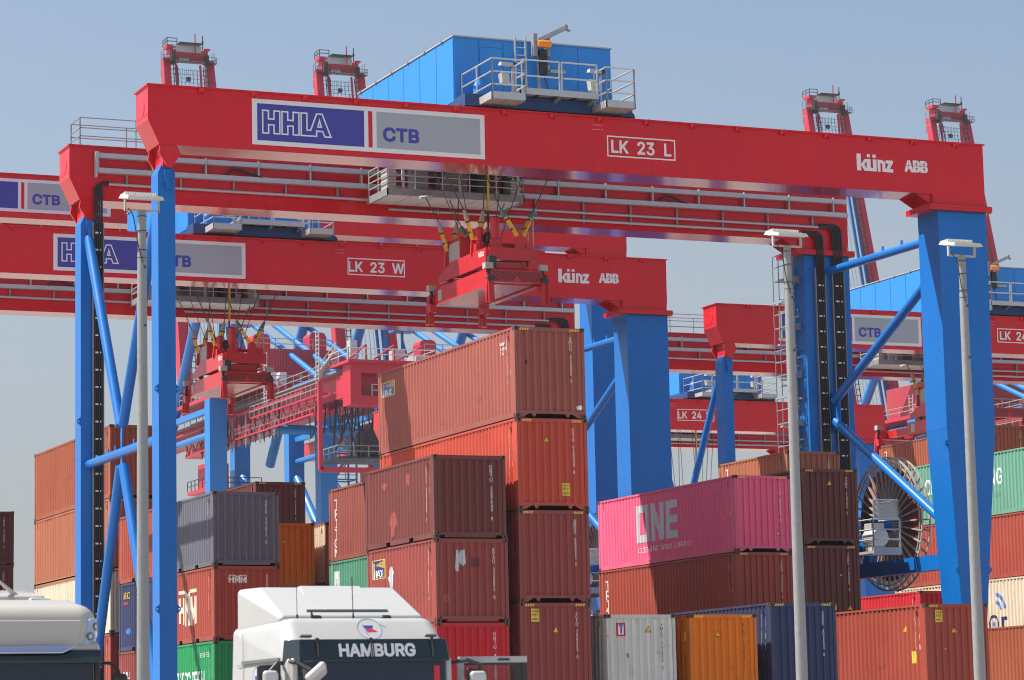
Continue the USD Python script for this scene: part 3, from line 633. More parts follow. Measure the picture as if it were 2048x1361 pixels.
def girder(t, y0, y1, L, ZT, ZB, tabs=True):
    """box girder with chamfered left end, flange and clips"""
    out = Polygon([(0, ZT-1.25), (.40, ZB), (L, ZB), (L, ZT-.03), (0, ZT-.03)])
    g = part(t, 'girder', MB().prism(out, lambda a, b, k: (a, y0+(y1-y0)*k, b) if True else 0), RED)
    part(g, 'top_flange', MB().box(-.06, L+.03, y0-.11, y1+.11, ZT-.045, ZT+.01), RED)
    part(g, 'soffit', MB().box(.42, L-2.5, y0+.004, y1-.004, ZB-.012, ZB-.002), REDG)
    part(g, 'end_hatch', MB().lathe([(.0, 0), (.30, 0), (.30, .012), (.0, .012)], (-.013, (y0+y1)/2, ZT-.72), 'x', 20), RED)
    part(g, 'drip_edge', MB().box(-.012, 0.0, y0+.06, y1-.06, ZT-1.06, ZT-1.04), RED)
    for i in range(1, 6): part(g, 'weld_seam', MB().box(L*i/6-.012, L*i/6+.012, y0-.003, y0-.0005, ZB+.01, ZT-.05), RED)
    if tabs:
        part(g, 'bolt_group', (lambda m: [m.box(17.1+.12*(k % 4), 17.13+.12*(k % 4), y0-.006, y0-.001, ZT-.33-.17*(k//4), ZT-.30-.17*(k//4)) for k in range(8)] and m)(MB()), WHITEP)
        x = 1.93
        while x < L-.3:
            part(g, 'flange_clip', MB().hexa([(x-.10, y0-.08, ZT-.16), (x+.06, y0-.08, ZT-.16), (x+.06, y0-.003, ZT-.20), (x-.10, y0-.003, ZT-.20), (x-.10, y0-.125, ZT-.046), (x+.06, y0-.125, ZT-.046), (x+.06, y0-.003, ZT-.046), (x-.10, y0-.003, ZT-.046)]).box(x+.06, x+.085, y0-.15, y0-.003, ZT-.22, ZT+.02), RED)
            x += 1.93
    # haunch above the stiff leg
    hx = L-2.35
    part(g, 'leg_haunch', MB().hexa([(hx-.05, y0+.03, ZB-.42), (L-.02, y0+.03, ZB-.42), (L-.02, y1-.03, ZB-.42), (hx-.05, y1-.03, ZB-.42), (hx-.05, y0+.003, ZB+.02), (L-.003, y0+.003, ZB+.02), (L-.003, y1-.003, ZB+.02), (hx-.05, y1-.003, ZB+.02)])
         .add([(hx-.06, y0+.1, ZB), (hx-.75, y0+.1, ZB), (hx-.06, y0+.1, ZB-.4), (hx-.06, y0+.14, ZB), (hx-.75, y0+.14, ZB), (hx-.06, y0+.14, ZB-.4), (hx-.06, y1-.14, ZB), (hx-.75, y1-.14, ZB), (hx-.06, y1-.14, ZB-.4), (hx-.06, y1-.1, ZB), (hx-.75, y1-.1, ZB), (hx-.06, y1-.1, ZB-.4)],
              [[0, 1, 2], [3, 5, 4], [6, 7, 8], [9, 11, 10], [0, 3, 4], [0, 4, 1], [1, 4, 5], [1, 5, 2], [6, 9, 10], [6, 10, 7], [7, 10, 11], [7, 11, 8]]), RED)
    fl = MB().box(hx-.28, L+.22, y0-.16, y1+.16, ZB-.52, ZB-.42)
    fl.box(hx-.28, L+.22, y0-.16, y1+.16, ZB-.64, ZB-.525)
    part(g, 'bolted_flange', fl, RED)
    nb = MB()
    for i in range(26):
        x = hx-.2+i*(L+.36-hx)/25
        nb.tube((x, y0-.10, ZB-.40), (x, y0-.10, ZB-.69), .028, 6)
    part(g, 'flange_bolts', nb, DARK)
    # hinge of the slender leg
    hb = Polygon([(.46, ZB), (1.06, ZB), (1.20, ZB-.32), (.86, ZB-.80), (.72, ZB-.80), (.40, ZB-.30)])
    part(g, 'hinge_plate', MB().prism(hb, lambda a, b, k: (a, y0+.02+.10*k, b)).prism(hb, lambda a, b, k: (a, y1-.12+.10*k, b)), RED)
    part(g, 'hinge_block', MB().box(.62, .95, y0+.3, y1-.3, ZB-.75, ZB), RED)
    return g

def slender_leg(t, yc, ZB):
    ZL = ZB-.95
    mb = MB().box(.45, 1.07, yc-.42, yc+.42, 1.9, ZL)
    mb.hexa([(.45, yc-.42, ZL), (1.07, yc-.42, ZL), (1.07, yc+.42, ZL), (.45, yc+.42, ZL), (.64, yc-.36, ZL+.36), (.90, yc-.36, ZL+.36), (.90, yc+.36, ZL+.36), (.64, yc+.36, ZL+.36)])
    lg = part(t, 'leg', mb, BLUE)
    lug = MB()
    for z in (ZL-7.6, ZL-15.2):
        for x0, sg in ((.45, -1), (1.07, 1)):
            P = Polygon([(x0, z-.17), (x0+sg*.14, z-.05), (x0+sg*.14, z+.05), (x0, z+.17)]).difference(Polygon([(x0+sg*.08+.035*math.cos(q), z+.035*math.sin(q)) for q in np.arange(8)*math.pi/4]))
            lug.prism(P, lambda a, b, k: (a, yc-.40+.03*k, b))
    part(lg, 'lifting_lug', lug, BLUE)
    part(lg, 'hinge_fork', MB().box(.66, .88, yc-.52, yc-.42, ZL-.35, ZL+.12).box(.70, .84, yc-.56, yc-.52, ZL-.60, ZL-.1), BLUE)
    part(lg, 'weld_seam', MB().box(.445, 1.075, yc-.425, yc+.425, ZL-9.0, ZL-8.97), BLUE)
    return lg
def stiff_leg(t, y0, y1, L, ZB):
    zt, zk, zb = ZB-.64, 13.2, 2.0
    xi, xo = L-2.19, L
    d = (zk-zb)/(zk-6.5)
    xb0, xb1 = xi+.36*d, xo-.62*d
    ym = .10
    mb = MB().hexa([(xi, y0, zk), (xo, y0, zk), (xo, y1, zk), (xi, y1, zk), (xi, y0, zt), (xo, y0, zt), (xo, y1, zt), (xi, y1, zt)])
    mb.hexa([(xb0, y0+ym, zb), (xb1, y0+ym, zb), (xb1, y1-ym, zb), (xb0, y1-ym, zb), (xi, y0, zk), (xo, y0, zk), (xo, y1, zk), (xi, y1, zk)])
    lg = part(t, 'leg', mb, BLUE)
    lug = MB()
    for z in (12.6, 7.7):
        k = max(0, (zk-z)/(zk-6.5))
        for x0, sg in ((xi+.36*k, -1), (xo-.62*k, 1)):
            P = Polygon([(x0-sg*.02, z-.17), (x0+sg*.13, z-.05), (x0+sg*.13, z+.05), (x0-sg*.02, z+.17)]).difference(Polygon([(x0+sg*.07+.035*math.cos(q), z+.035*math.sin(q)) for q in np.arange(8)*math.pi/4]))
            lug.prism(P, lambda a, b, k_: (a, y0+.06+.03*k_, b))
    part(lg, 'lifting_lug', lug, BLUE)
    seam = MB()
    for z in (11.4,):
        for i in range(14): seam.lathe([(0, 0), (.022, 0), (.022, .02), (0, .02)], (xi+.11, y0+.08+i*(y1-y0-.16)/13, z), 'x', 6)
    part(lg, 'bolt_row', seam, BLUE)
    part(lg, 'weld_seam', MB().box(xi-.004, xo+.004, y0-.004, y1+.004, zk-.02, zk+.02), BLUE)
    return lg

def bent(pts, r, n=6, k=5):
    """rounded polyline"""
    P = [np.array(p, float) for p in pts]; out = [P[0]]
    for i in range(1, len(P)-1):
        a, b, c = P[i-1], P[i], P[i+1]
        ra = min(.35, np.linalg.norm(a-b)/2, np.linalg.norm(c-b)/2)
        p, q = b+(a-b)/np.linalg.norm(a-b)*ra, b+(c-b)/np.linalg.norm(c-b)*ra
        for j in range(k+1):
            u = j/k; out.append((1-u)**2*p+2*u*(1-u)*b+u*u*q)
    out.append(P[-1]); return out

def gantry(label, code, loc, L=34.12, ZT=24.49, ZB=22.39, yb=10.75, signs=True, reel=True, detail=True):
    t = thing('gantry_crane', label, 'gantry crane', loc, group=None)
    girder(t, 0, 1.5, L, ZT, ZB); girder(t, yb, yb+1.5, L, ZT, ZB, tabs=False)
    if signs: sign_parts(t, ZT, code)
    slender_leg(t, .75, ZB); slender_leg(t, yb+.42, ZB)
    stiff_leg(t, 0.0, 1.5, L, ZB); stiff_leg(t, yb, yb+1.5, L, ZB)
    # bracing between the slender legs
    xm, ym = .76, (.75+yb+.75)/2
    ya, yc = 1.17, yb+.02
    zn = 12.45
    r = .19
    part(t, 'cross_brace', MB().tube((xm, yc, ZB-1.5), (xm, ym+.15, zn+.75), r, 14).tube((xm, ym-.2, zn-.75), (xm, ya, 2.6), r, 14), BLUE, smooth=30)
    part(t, 'cross_brace', MB().tube((xm, ya, ZB-1.5), (xm, ym-.15, zn+.75), r, 14).tube((xm, ym+.2, zn-.75), (xm, yc, 2.6), r, 14), BLUE, smooth=30)
    gp = Polygon([(ym-.16, zn+1.0), (ym+.16, zn+1.0), (ym+.07, zn), (ym+.16, zn-1.0), (ym-.16, zn-1.0), (ym-.07, zn)])
    part(t, 'node_plate', MB().prism(gp, lambda a, b, k: (xm-.03+.06*k, a, b)), BLUE)
    tb = MB().tube((xm, ya-.3, zn-.25), (xm, yc+.3, zn-.25), .17, 14)
    for y in (ym-1.6, ym+.9, ym+1.9): tb.box(xm-.02, xm+.02, y-.06, y+.06, zn-.1, zn+.08)
    part(t, 'horizontal_brace', tb, BLUE, smooth=30)
    # bracing between the stiff legs
    xs = L-1.15
    za = ZB-1.35
    bt = MB().tube((xs, 1.45, za-.05), (xs, yb+.05, za), .17, 14)
    for y in (4.5, 6.0): bt.box(xs-.02, xs+.02, y-.07, y+.07, za+.12, za+.32)
    part(t, 'horizontal_brace', bt, BLUE, smooth=30)
    part(t, 'diagonal_brace', MB().tube((xs, 1.45, za-1.1), (xs, yb-.35, 15.45), .19, 14), BLUE, smooth=30)
    part(t, 'diagonal_brace', MB().tube((xs, 1.45, 9.3), (xs, yb-.35, 14.6), .19, 14), BLUE, smooth=30)
    part(t, 'brace_gusset', MB().prism(Polygon([(yb-.8, 15.5), (yb+.02, 15.9), (yb+.02, 14.1), (yb-.8, 14.5)]), lambda a, b, k: (xs-.03+.06*k, a, b)), BLUE)
    # sill beams and wheels
    for x0 in (.40, L-2.0):
        part(t, 'sill_beam', MB().box(x0, x0+.72, -1.6, yb+3.1, 1.15, 2.02), BLUE)
        for yy in (-1.0, .9, yb+.5, yb+2.4):
            part(t, 'rail_wheel', MB().lathe([(0, 0), (.38, 0), (.38, .2), (0, .2)], (x0+.26, yy, .55), 'x', 18), DARK)
            part(t, 'bogie', MB().box(x0+.05, x0+.67, yy-.6, yy+.6, .5, 1.15), BLUE)
    # cable trays along the rear girder
    yf = yb-.02
    for z, x0, x1 in ((ZT-.40, 1.0, L-.15), (ZT-.98, 1.05, L-.1)):
        tr = MB().box(x0, x1, yf-.26, yf-.23, z-.09, z+.10).box(x0, x1, yf-.26, yf-.02, z-.10, z-.085)
        part(t, 'cable_tray', tr, GALV)
    for i in range(16):
        x = 1.05+i*2.15
        if x > L-.2: break
        part(t, 'tray_bracket', MB().box(x, x+.06, yf-.22, yf-.02, ZT-1.07, ZT-.30).box(x-.02, x+.03, yf-.30, yf-.20, ZT-.47, ZT-.25), GALV)
    part(t, 'tray_end', MB().box(.96, 1.03, yf-.28, yf-.02, ZT-1.25, ZT-.25), GALV)
    part(t, 'conduit', MB().tube((1.5, yf-.15, ZT-1.49), (L-1.55, yf-.15, ZT-1.55), .055, 8), GALV, smooth=30)
    part(t, 'conduit', MB().tube((13.0, yf-.15, ZT-1.83), (L-2.35, yf-.15, ZT-1.86), .055, 8), GALV, smooth=30)
    for i in range(15):
        x = 2.2+i*2.15
        if x < L-.3: part(t, 'conduit_hanger', MB().box(x, x+.07, yf-.12, yf-.05, ZT-(1.95 if 13.5 < x < L-2.5 else 1.56), ZT-1.05), GALVD)
    for xa, xb in ((6.2, 7.9), (25.0, 26.5)):
        part(t, 'cable_loop', MB().path(bent([(xa, yf-.2, ZT-.98), (xa+.12, yf-.22, ZT-.66), (xa+.5, yf-.24, ZT-.62), (xb, yf-.2, ZT-.98)], .1), .055, 6), BLACK)
    # walkway rail on top of the rear girder
    rl = MB().rail([(.45, yb+1.45, ZT), (.45, yb+.1, ZT), (11.5, yb+.1, ZT)], h=1.12, bars=(1.12, .72, .40), sp=2.3, r=.022)
    rl.rail([(11.5, yb+.1, ZT), (11.5, yb+1.45, ZT), (.45, yb+1.45, ZT)], h=1.12, bars=(1.12, .6), sp=2.3, r=.022)
    part(t, 'handrail', rl, GALVD, smooth=30)
    # vertical cable runs on the legs
    def run(x0, w, n, z1, top, nm='cable_run'):
        cb = MB()
        for i in range(n):
            x = x0+w*(i+.5)/n
            dx = top[0]-x0
            cb.path(bent([(top[0]+dx*0, yf-.14-.015*(i % 2), top[1]+.03*i), (x, yf-.12, top[1]+.03*i), (x, yf-.12, 2.4)], .1), w/n*.46, 6)
        c = part(t, nm, cb, BLACK)
        part(c, 'side_profile', MB().box(x0-.05, x0-.01, yf-.14, yf+.0, 2.2, z1).box(x0+w+.01, x0+w+.04, yf-.14, yf+.0, 2.2, z1), GALVD)
        cl = MB(); z = 2.6
        while z < z1-.2:
            cl.box(x0+w*.12, x0+w*.42, yf-.215, yf-.19, z-.03, z+.03).box(x0+w*.62, x0+w*.72, yf-.215, yf-.19, z-.03, z+.03)
            z += .66
        part(c, 'cable_clips', cl, WHITEP)
    run(.92, .36, 4, ZB-.9, (1.5, ZT-1.49))
    part(t, 'cable_duct', MB().box(.86, 1.34, yf-.05, yf-.0, 2.2, ZB-.9), DKBLUE)
    run(L-1.70, .40, 4, ZB-1.2, (L-2.30, ZT-1.86))
    run(L-.88, .50, 5, ZB-1.2, (L-1.50, ZT-1.55))
    # spiral stair beside the rear stiff leg
    sx, sy = L-2.35, yb+1.0
    for k in range(7):
        z = ZB-1.6-k*2.05
        if z < 3: break
        ld = part(t, 'stair_landing', MB().box(sx-.55, sx+.5, sy-.5, sy+.5, z-.05, z).box(sx-.55, sx+.2, sy-.55, sy-.5, z-.18, z+.12), GALVD)
        for j in range(6):
            q = j*math.pi/3.2+k
            part(ld, 'stair_tread', MB().beam((sx, sy, z-.30*j-.15), (sx+.60*math.cos(q), sy+.60*math.sin(q), z-.30*j-.15), .28, .06), GALV)
        rp = MB()
        for h_ in (1.05, .55): rp.path([(sx-.55, sy+.5, z+h_), (sx-.55, sy-.5, z+h_), (sx+.2, sy-.5, z+h_)], .024)
        for p in ((sx-.55, sy+.5), (sx-.55, sy), (sx-.55, sy-.5), (sx-.1, sy-.5)): rp.tube((*p, z-.9), (*p, z+1.05), .022, 6)
        rp.path(bent([(sx-.55, sy-.5, z-.9), (sx-.50, sy-.45, z-.55), (sx-.15, sy-.55, z-.1)], .1), .022)
        part(ld, 'handrail', rp, GALVD)
    part(t, 'stair_column', MB().tube((sx, sy, 2.0), (sx, sy, ZB-1.0), .09, 10), GALVD)
    if reel:
        cx, cy, cz, R = L+.15, 8.34, 10.11, 2.79
        rg = part(t, 'cable_reel', MB().lathe([(R-.07, -.22), (R, -.22), (R, -.16), (R-.07, -.16), (R-.07, -.22)], (cx, cy, cz), 'x', 56).lathe([(R-.07, .16), (R, .16), (R, .22), (R-.07, .22), (R-.07, .16)], (cx, cy, cz), 'x', 56)
                  .lathe([(R-.26, -.21), (R-.22, -.21), (R-.22, -.17), (R-.26, -.17), (R-.26, -.21)], (cx, cy, cz), 'x', 56), REELM, smooth=30)
        for i in range(36):
            q = 2*math.pi*i/36
            a = np.array((0, math.cos(q), math.sin(q)))
            sp = MB()
            for sx_ in (-.19, .19):
                sp.beam(np.array((cx+sx_*.8, cy, cz))+a*.32, np.array((cx+sx_, cy, cz))+a*(R-.03), .05, .10, up=(1, 0, 0))
            part(rg, 'spoke', sp, REELM)
        cb = MB()
        for k in range(18): cb.lathe([(R-.45-.075*k-.033, -.033), (R-.45-.075*k+.033, -.033), (R-.45-.075*k+.033, .14), (R-.45-.075*k-.033, .14), (R-.45-.075*k-.033, -.033)], (cx-.05, cy, cz), 'x', 40)
        part(rg, 'wound_cable', cb, mat_cable)
        part(rg, 'hub', MB().lathe([(0, -.85), (.30, -.85), (.34, -.4), (.42, .0), (.34, .4), (0, .4)], (cx, cy, cz), 'x', 20), BLUE)
        part(t, 'reel_beam', MB().box(L-1.35, L-.95, 1.4, yb+.1, 7.85, 8.45), BLUE)
        part(t, 'reel_bracket', MB().beam((cx-.95, cy+.3, 8.4), (cx-.75, cy+.1, cz), .35, .5, up=(0, 1, 0)).beam((cx-1.15, cy+1.6, 8.45), (cx-.75, cy+.2, cz-.3), .2, .3), BLUE)
        px, cy = L-1.75, 5.0
        pf = part(t, 'service_platform', MB().box(px-1.3, px-.05, cy-.6, cy+1.0, 8.62, 8.72).box(px-1.34, px-.05, cy-.65, cy-.6, 8.55, 8.85), GALV)
        part(pf, 'handrail', MB().rail([(px-1.3, cy+1.0, 8.72), (px-1.3, cy-.6, 8.72), (px-.08, cy-.6, 8.72)], h=1.25, bars=(1.25, .85, .45), sp=1.1, r=.035), GALV)
        part(pf, 'mesh_guard', MB().box(px-.08, px-.06, cy-.5, cy+1.0, 10.0, 10.75).box(px-1.2, px-.08, cy-.52, cy-.50, 10.0, 10.75), MESHM)
        part(pf, 'guard_frame', MB().rail([(px-.07, cy+1.0, 10.0), (px-.07, cy-.51, 10.0), (px-1.2, cy-.51, 10.0)], h=.75, bars=(.75, .02), sp=1.3, r=.03), GALV)
        part(pf, 'drive_motor', MB().lathe([(0, 0), (.36, 0), (.36, .9), (.22, 1.1), (0, 1.1)], (px-.6, cy+.0, 9.3), 'y', 16), GALV)
        part(pf, 'control_cabinet', MB().box(px-.8, px-.2, cy+.4, cy+.95, 8.72, 9.9), LAMPW)
    return t
REELM = mat('reel_steel', (.42, .38, .33), .5, metal=.2, var=.2, vscale=4)
mat_cable = mat('reel_cable', (.22, .05, .04), .5, var=.2, vscale=4)

G1 = (27.36, 94.5, 0); G2 = (27.40, 122.8, 0); G3 = (70.45, 134.8, 0); G4 = (70.45, 174.8, 0)
gantry('nearest red and blue gantry crane, numbered LK 23 L', 'LK 23 L', G1)
gantry('red and blue gantry crane numbered LK 23 W, behind the nearest one', 'LK 23 W', G2)
gantry('red and blue gantry crane numbered LK 24, behind the large blue leg at right', 'LK 24 L', G3)
gantry('far red and blue gantry crane numbered LK 24 W', 'LK 24 W', G4)
gantry('tall wide red gantry crane behind the one numbered LK 23 W', '', (25.0, 137.0, 0), L=41.3, ZT=29.75, ZB=27.55, reel=False)

# ---------------------------------------------------------------- trolleys
def trolley(loc, label):
    """origin: trolley centre in x, front girder face in y, rail level in z"""
    t = thing('crane_trolley', label, 'crane trolley', loc, group=None)
    w, y0, y1, z0, z1 = 3.24, 2.0, 12.2, .62, 3.16
    hs = part(t, 'machine_house', MB().box(-w, w, y0, y1, z0, z1), HOUSE)
    part(hs, 'roof_edge', MB().box(-w-.05, w+.05, y0-.05, y1+.05, z1+.002, z1+.05), LAMPW)
    n = 6
    for i in range(n):                                  # cladding panels of the left side
        a, b = y0+(y1-y0)*i/n, y0+(y1-y0)*(i+1)/n
        part(hs, 'side_panel', MB().box(-w-.022, -w-.002, a+.02, b-.02, z0+.06, z1-.06), HOUSE)
    xs = [-w, -w+1.0, -w+1.08+.92, -.45, .55, 1.85, w]
    for i in range(len(xs)-1):
        if i == 1: continue
        part(hs, 'front_panel', MB().box(xs[i]+.02, xs[i+1]-.02, y0-.022, y0-.002, z0+.06, z1-.06), HOUSE)
    dr = part(hs, 'door', MB().box(xs[1]+.05, xs[2]-.05, y0-.035, y0-.002, z0+.1, z1-.34), HOUSE)
    part(dr, 'door_handle', MB().box(xs[1]+.12, xs[1]+.20, y0-.09, y0-.035, z0+1.05, z0+1.12), LAMPW)
    part(hs, 'panel_above_door', MB().box(xs[1]+.02, xs[2]-.02, y0-.022, y0-.002, z1-.31, z1-.06), HOUSE)
    part(hs, 'roof_bolts', (lambda m: [m.box(-w-.08, -w-.05, y, y+.12, z1-.02, z1+.07) for y in np.linspace(y0+1, y1-.4, 6)] and m)(MB()), GALVD)
    part(t, 'chassis', MB().box(-w-.3, w+.02, .25, 1.35, .14, .60).box(-w-.3, w+.4, 11.3, 12.5, .14, .60).box(-w-.1, -w+.5, 1.35, 11.3, .14, .60).box(w-.5, w+.1, 1.35, 11.3, .14, .60), DKBLUE)
    for x in (-w-.1, w+.1):
        for y in (.75, 11.95): part(t, 'wheel', MB().lathe([(0, -.1), (.22, -.1), (.22, .1), (0, .1)], (x, y, .235), 'y', 16), DARK)
    # front platform in three steps
    zm, zl = .68, .22
    pf = part(t, 'front_platform', MB().box(-1.55, 1.55, -.30, 1.98, zm, zm+.06).box(-1.6, 1.6, -.36, -.30, zm-.10, zm+.14).box(-1.6, -1.55, -.36, 1.98, zm-.10, zm+.14), GALV)
    for i in range(4): part(pf, 'grating', MB().box(-1.5+i*.76, -.80+i*.76, -.26, 1.9, zm-.025, zm-.002), LAMPW)
    for i in range(5): part(pf, 'cross_bar', MB().box(-1.54+i*.76, -1.50+i*.76, -.28, 1.95, zm-.10, zm-.026), DARK)
    part(pf, 'support_bracket', MB().beam((.05, -.2, zm-.1), (.05, 2.0, .1), .12, .12), GALVD)
    part(pf, 'support_bracket', MB().beam((1.45, -.2, zm-.1), (1.45, 2.0, .1), .12, .12), GALVD)
    part(pf, 'edge_beam', MB().box(-1.6, 1.6, .9, 1.02, zm-.24, zm-.10), GALVD)
    lp = part(t, 'left_platform', MB().box(-2.95, -1.62, -.95, 1.98, zl, zl+.06).box(-3.0, -1.62, -1.0, -.95, zl-.05, zl+.22).box(-1.67, -1.62, -1.0, .9, zl-.05, zl+.22).box(-3.0, -2.95, -1.0, 1.98, zl-.05, zl+.22), GALV)
    for i in range(2): part(lp, 'grating', MB().box(-2.9+i*.63, -2.32+i*.63, -.9, 1.9, zl-.025, zl-.002), LAMPW)
    rp = part(t, 'right_platform', MB().box(1.62, 2.75, -.95, 1.98, zl, zl+.06).box(1.6, 2.8, -1.0, -.95, zl-.05, zl+.22).box(2.75, 2.8, -1.0, 1.9, zl-.05, zl+.22).box(1.6, 1.65, -1.0, .9, zl-.05, zl+.22), GALV)
    for i in range(2): part(rp, 'grating', MB().box(1.66+i*.56, 2.18+i*.56, -.9, 1.9, zl-.025, zl-.002), LAMPW)
    part(lp, 'handrail', MB().rail([(-1.65, .1, zl), (-1.65, -.98, zl), (-2.97, -.98, zl), (-2.97, 1.9, zl)], h=1.45, bars=(1.45, .97, .5), sp=1.4, r=.03), GALV, smooth=30)
    part(pf, 'handrail', MB().rail([(-1.50, -.33, zm), (.02, -.33, zm)], h=1.2, bars=(1.2, .6), sp=1.9, r=.03), GALV, smooth=30)
    part(pf, 'handrail', MB().rail([(.12, -.33, zm), (1.55, -.33, zm)], h=1.2, bars=(1.2, .6), sp=1.9, r=.03), GALV, smooth=30)
    part(rp, 'handrail', MB().rail([(1.63, .1, zl), (1.63, -.98, zl), (2.77, -.98, zl), (2.77, 1.0, zl)], h=1.45, bars=(1.45, .97, .5), sp=1.4, r=.03)
         .rail([(2.77, 1.0, zl), (2.77, 1.9, zl)], h=1.15, bars=(1.15, .6), sp=1.4, r=.03), GALV, smooth=30)
    ld = MB()
    for x in (-.83, -.40): ld.box(x-.03, x+.03, y0-.25, y0-.19, .62, z1+.12)
    for i in range(9): ld.tube((-.83, y0-.22, .85+i*.29), (-.40, y0-.22, .85+i*.29), .018, 6)
    part(t, 'ladder', ld, GALV)
    hc = part(t, 'service_hoist', MB().box(-.16, .0, y0-.45, y0-.2, 2.55, 3.42).box(.40, .55, y0-.40, y0-.2, 2.6, 3.4), GALVD)
    part(hc, 'hoist_post', MB().tube((.08, y0-.32, .6), (.08, y0-.32, 2.6), .06, 8), GALVD)
    part(hc, 'jib', MB().beam((.15, y0-.3, 3.20), (.98, y0-.8, 3.62), .13, .15).box(.94, 1.08, y0-.88, y0-.72, 3.54, 3.74).box(1.08, 1.20, y0-.83, y0-.77, 3.50, 3.58), GALVD)
    part(hc, 'hoist_motor', MB().lathe([(0, -.04), (.12, -.04), (.15, .1), (.15, .42), (.12, .5), (0, .5)], (.02, y0-.5, 3.02), 'x', 14), ORANGEM)
    part(hc, 'chain_bag', MB().box(.06, .34, y0-.58, y0-.35, 1.85, 2.8), BLACK)
    part(hc, 'hanging_cable', MB().path(bent([(.25, y0-.4, 1.8), (.45, y0-.4, 1.2), (.2, y0-.4, .9), (-.1, y0-.4, 1.1)], .1), .02), BLACK)
    for x, sg in ((-1.75, -1), (1.85, 1)):
        fl = part(t, 'floodlight', MB().hexa([(x-.38, .0, 1.05), (x-.10, -.05, .95), (x-.08, .35, 1.0), (x-.34, .38, 1.05), (x-.42, .0, 1.42), (x-.14, -.05, 1.38), (x-.12, .35, 1.40), (x-.4, .38, 1.42)]), LAMPW)
        part(fl, 'lamp_arm', MB().tube((x-.1, .2, 1.1), (x+.15, .2, 1.0), .04, 6).tube((x+.1, .2, .55), (x+.1, .2, 1.75), .04, 6), GALV)
        part(t, 'floodlight', MB().hexa([(x-.45, -.05, 1.68), (x+.05, -.05, 1.66), (x+.05, .25, 1.70), (x-.45, .25, 1.72), (x-.42, 0, 1.82), (x+.05, 0, 1.80), (x+.05, .2, 1.82), (x-.42, .2, 1.84)]), LAMPW)
        part(t, 'camera', MB().lathe([(0, 0), (.09, 0), (.09, .3), (0, .3)], (x+.12, .0, 1.75), 'y', 10), DARK)
    part(t, 'light_strip', MB().box(.55, 1.25, y0-.2, y0-.06, 2.02, 2.14).box(.52, .6, y0-.2, y0-.02, 2.0, 2.3), LAMPW)
    part(t, 'blue_drum', MB().lathe([(0, 0), (.22, 0), (.22, 1.0), (.12, 1.25), (0, 1.25)], (-2.45, y0-.5, .2), 'z', 14), HOUSE)
    # maintenance platform below the girders
    zb, xo = -1.70, 1.60
    up = part(t, 'lower_platform', MB().box(-5.2, .55, 8.1, 10.3, zb, zb+.07).box(-5.25, .6, 8.05, 8.1, zb-.06, zb+.22).box(-5.25, -5.2, 8.05, 10.3, zb-.06, zb+.22).box(.55, .6, 8.05, 10.3, zb-.06, zb+.22).shift(xo), GALVD)
    for i in range(6): part(up, 'grating', MB().box(-5.1+i*.94, -4.2+i*.94, 8.15, 10.2, zb-.03, zb-.002).shift(xo), GALV)
    part(up, 'handrail', MB().rail([(-5.2, 10.2, zb), (-5.2, 8.1, zb), (.55, 8.1, zb), (.55, 10.2, zb)], h=1.25, bars=(1.25, 1.0, .75, .5), sp=1.1, r=.026).shift(xo), GALV, smooth=30)
    for q in ((-4.6, -4.5, 8.1, 8.2), (-2.2, -2.1, 8.1, 8.2), (.3, .4, 8.1, 8.2), (-3.3, -3.15, 9.6, 9.75)): part(up, 'hanger', MB().box(*q, zb+.2, .2).shift(xo), GALV)
    for q in ((-5.15, -4.85, 8.12, 9.0, zb+.1, zb+1.0), (.05, .4, 8.15, 8.9, zb+.1, zb+.85)):
        lv = part(up, 'louvre_box', MB().box(*q).shift(xo), LAMPW)
        for i in range(6): part(lv, 'louvre', MB().box(q[0]-.02, q[1], q[2]-.02, q[2]-.005, q[4]+.06+i*.12, q[4]+.11+i*.12).shift(xo), GALVD)
    for q in ((-3.9, -3.3, 8.6, 9.3, zb+.3, zb+1.4), (-2.6, -1.6, 8.7, 9.6, zb+.3, zb+1.1), (-1.2, -.5, 8.5, 9.3, zb+.1, zb+1.3), (.1, .45, 8.95, 9.5, zb+.1, zb+1.1)): part(up, 'equipment_box', MB().box(*q).shift(xo), GALVD if q[0] < -2 else DARK)
    part(up, 'lamp', MB().hexa([(-4.1, 7.4, zb-.3), (-3.6, 7.4, zb-.2), (-3.5, 8.0, zb-.05), (-4.0, 8.0, zb-.12), (-4.1, 7.4, zb-.22), (-3.6, 7.4, zb-.12), (-3.5, 8.0, zb+.05), (-4.0, 8.0, zb-.02)]).shift(xo), LAMPW)
    part(t, 'hoist_frame', MB().box(-w, w, 3.0, 3.4, -.25, .2).box(-w, w, 9.0, 9.4, -.25, .2).box(-2.0, 2.0, 4.4, 8.0, -.55, .15), DARK)
    return t
TR1 = (42.98, 94.5, 24.49)
tr1 = trolley(TR1, 'bright blue crane trolley on top of the nearest gantry crane')
TR2 = (41.28, 122.8, 24.49); TR3 = (88.85, 134.8, 24.49); TR4 = (92.6, 174.8, 24.49)
copy_of(tr1, 'crane_trolley', TR2, 'blue crane trolley behind the slender front leg, on the crane numbered LK 23 W')
copy_of(tr1, 'crane_trolley', TR3, 'blue crane trolley at the right picture edge, behind the large blue leg')
copy_of(tr1, 'crane_trolley', TR4, 'small far blue crane trolley above the crane numbered LK 24 W')

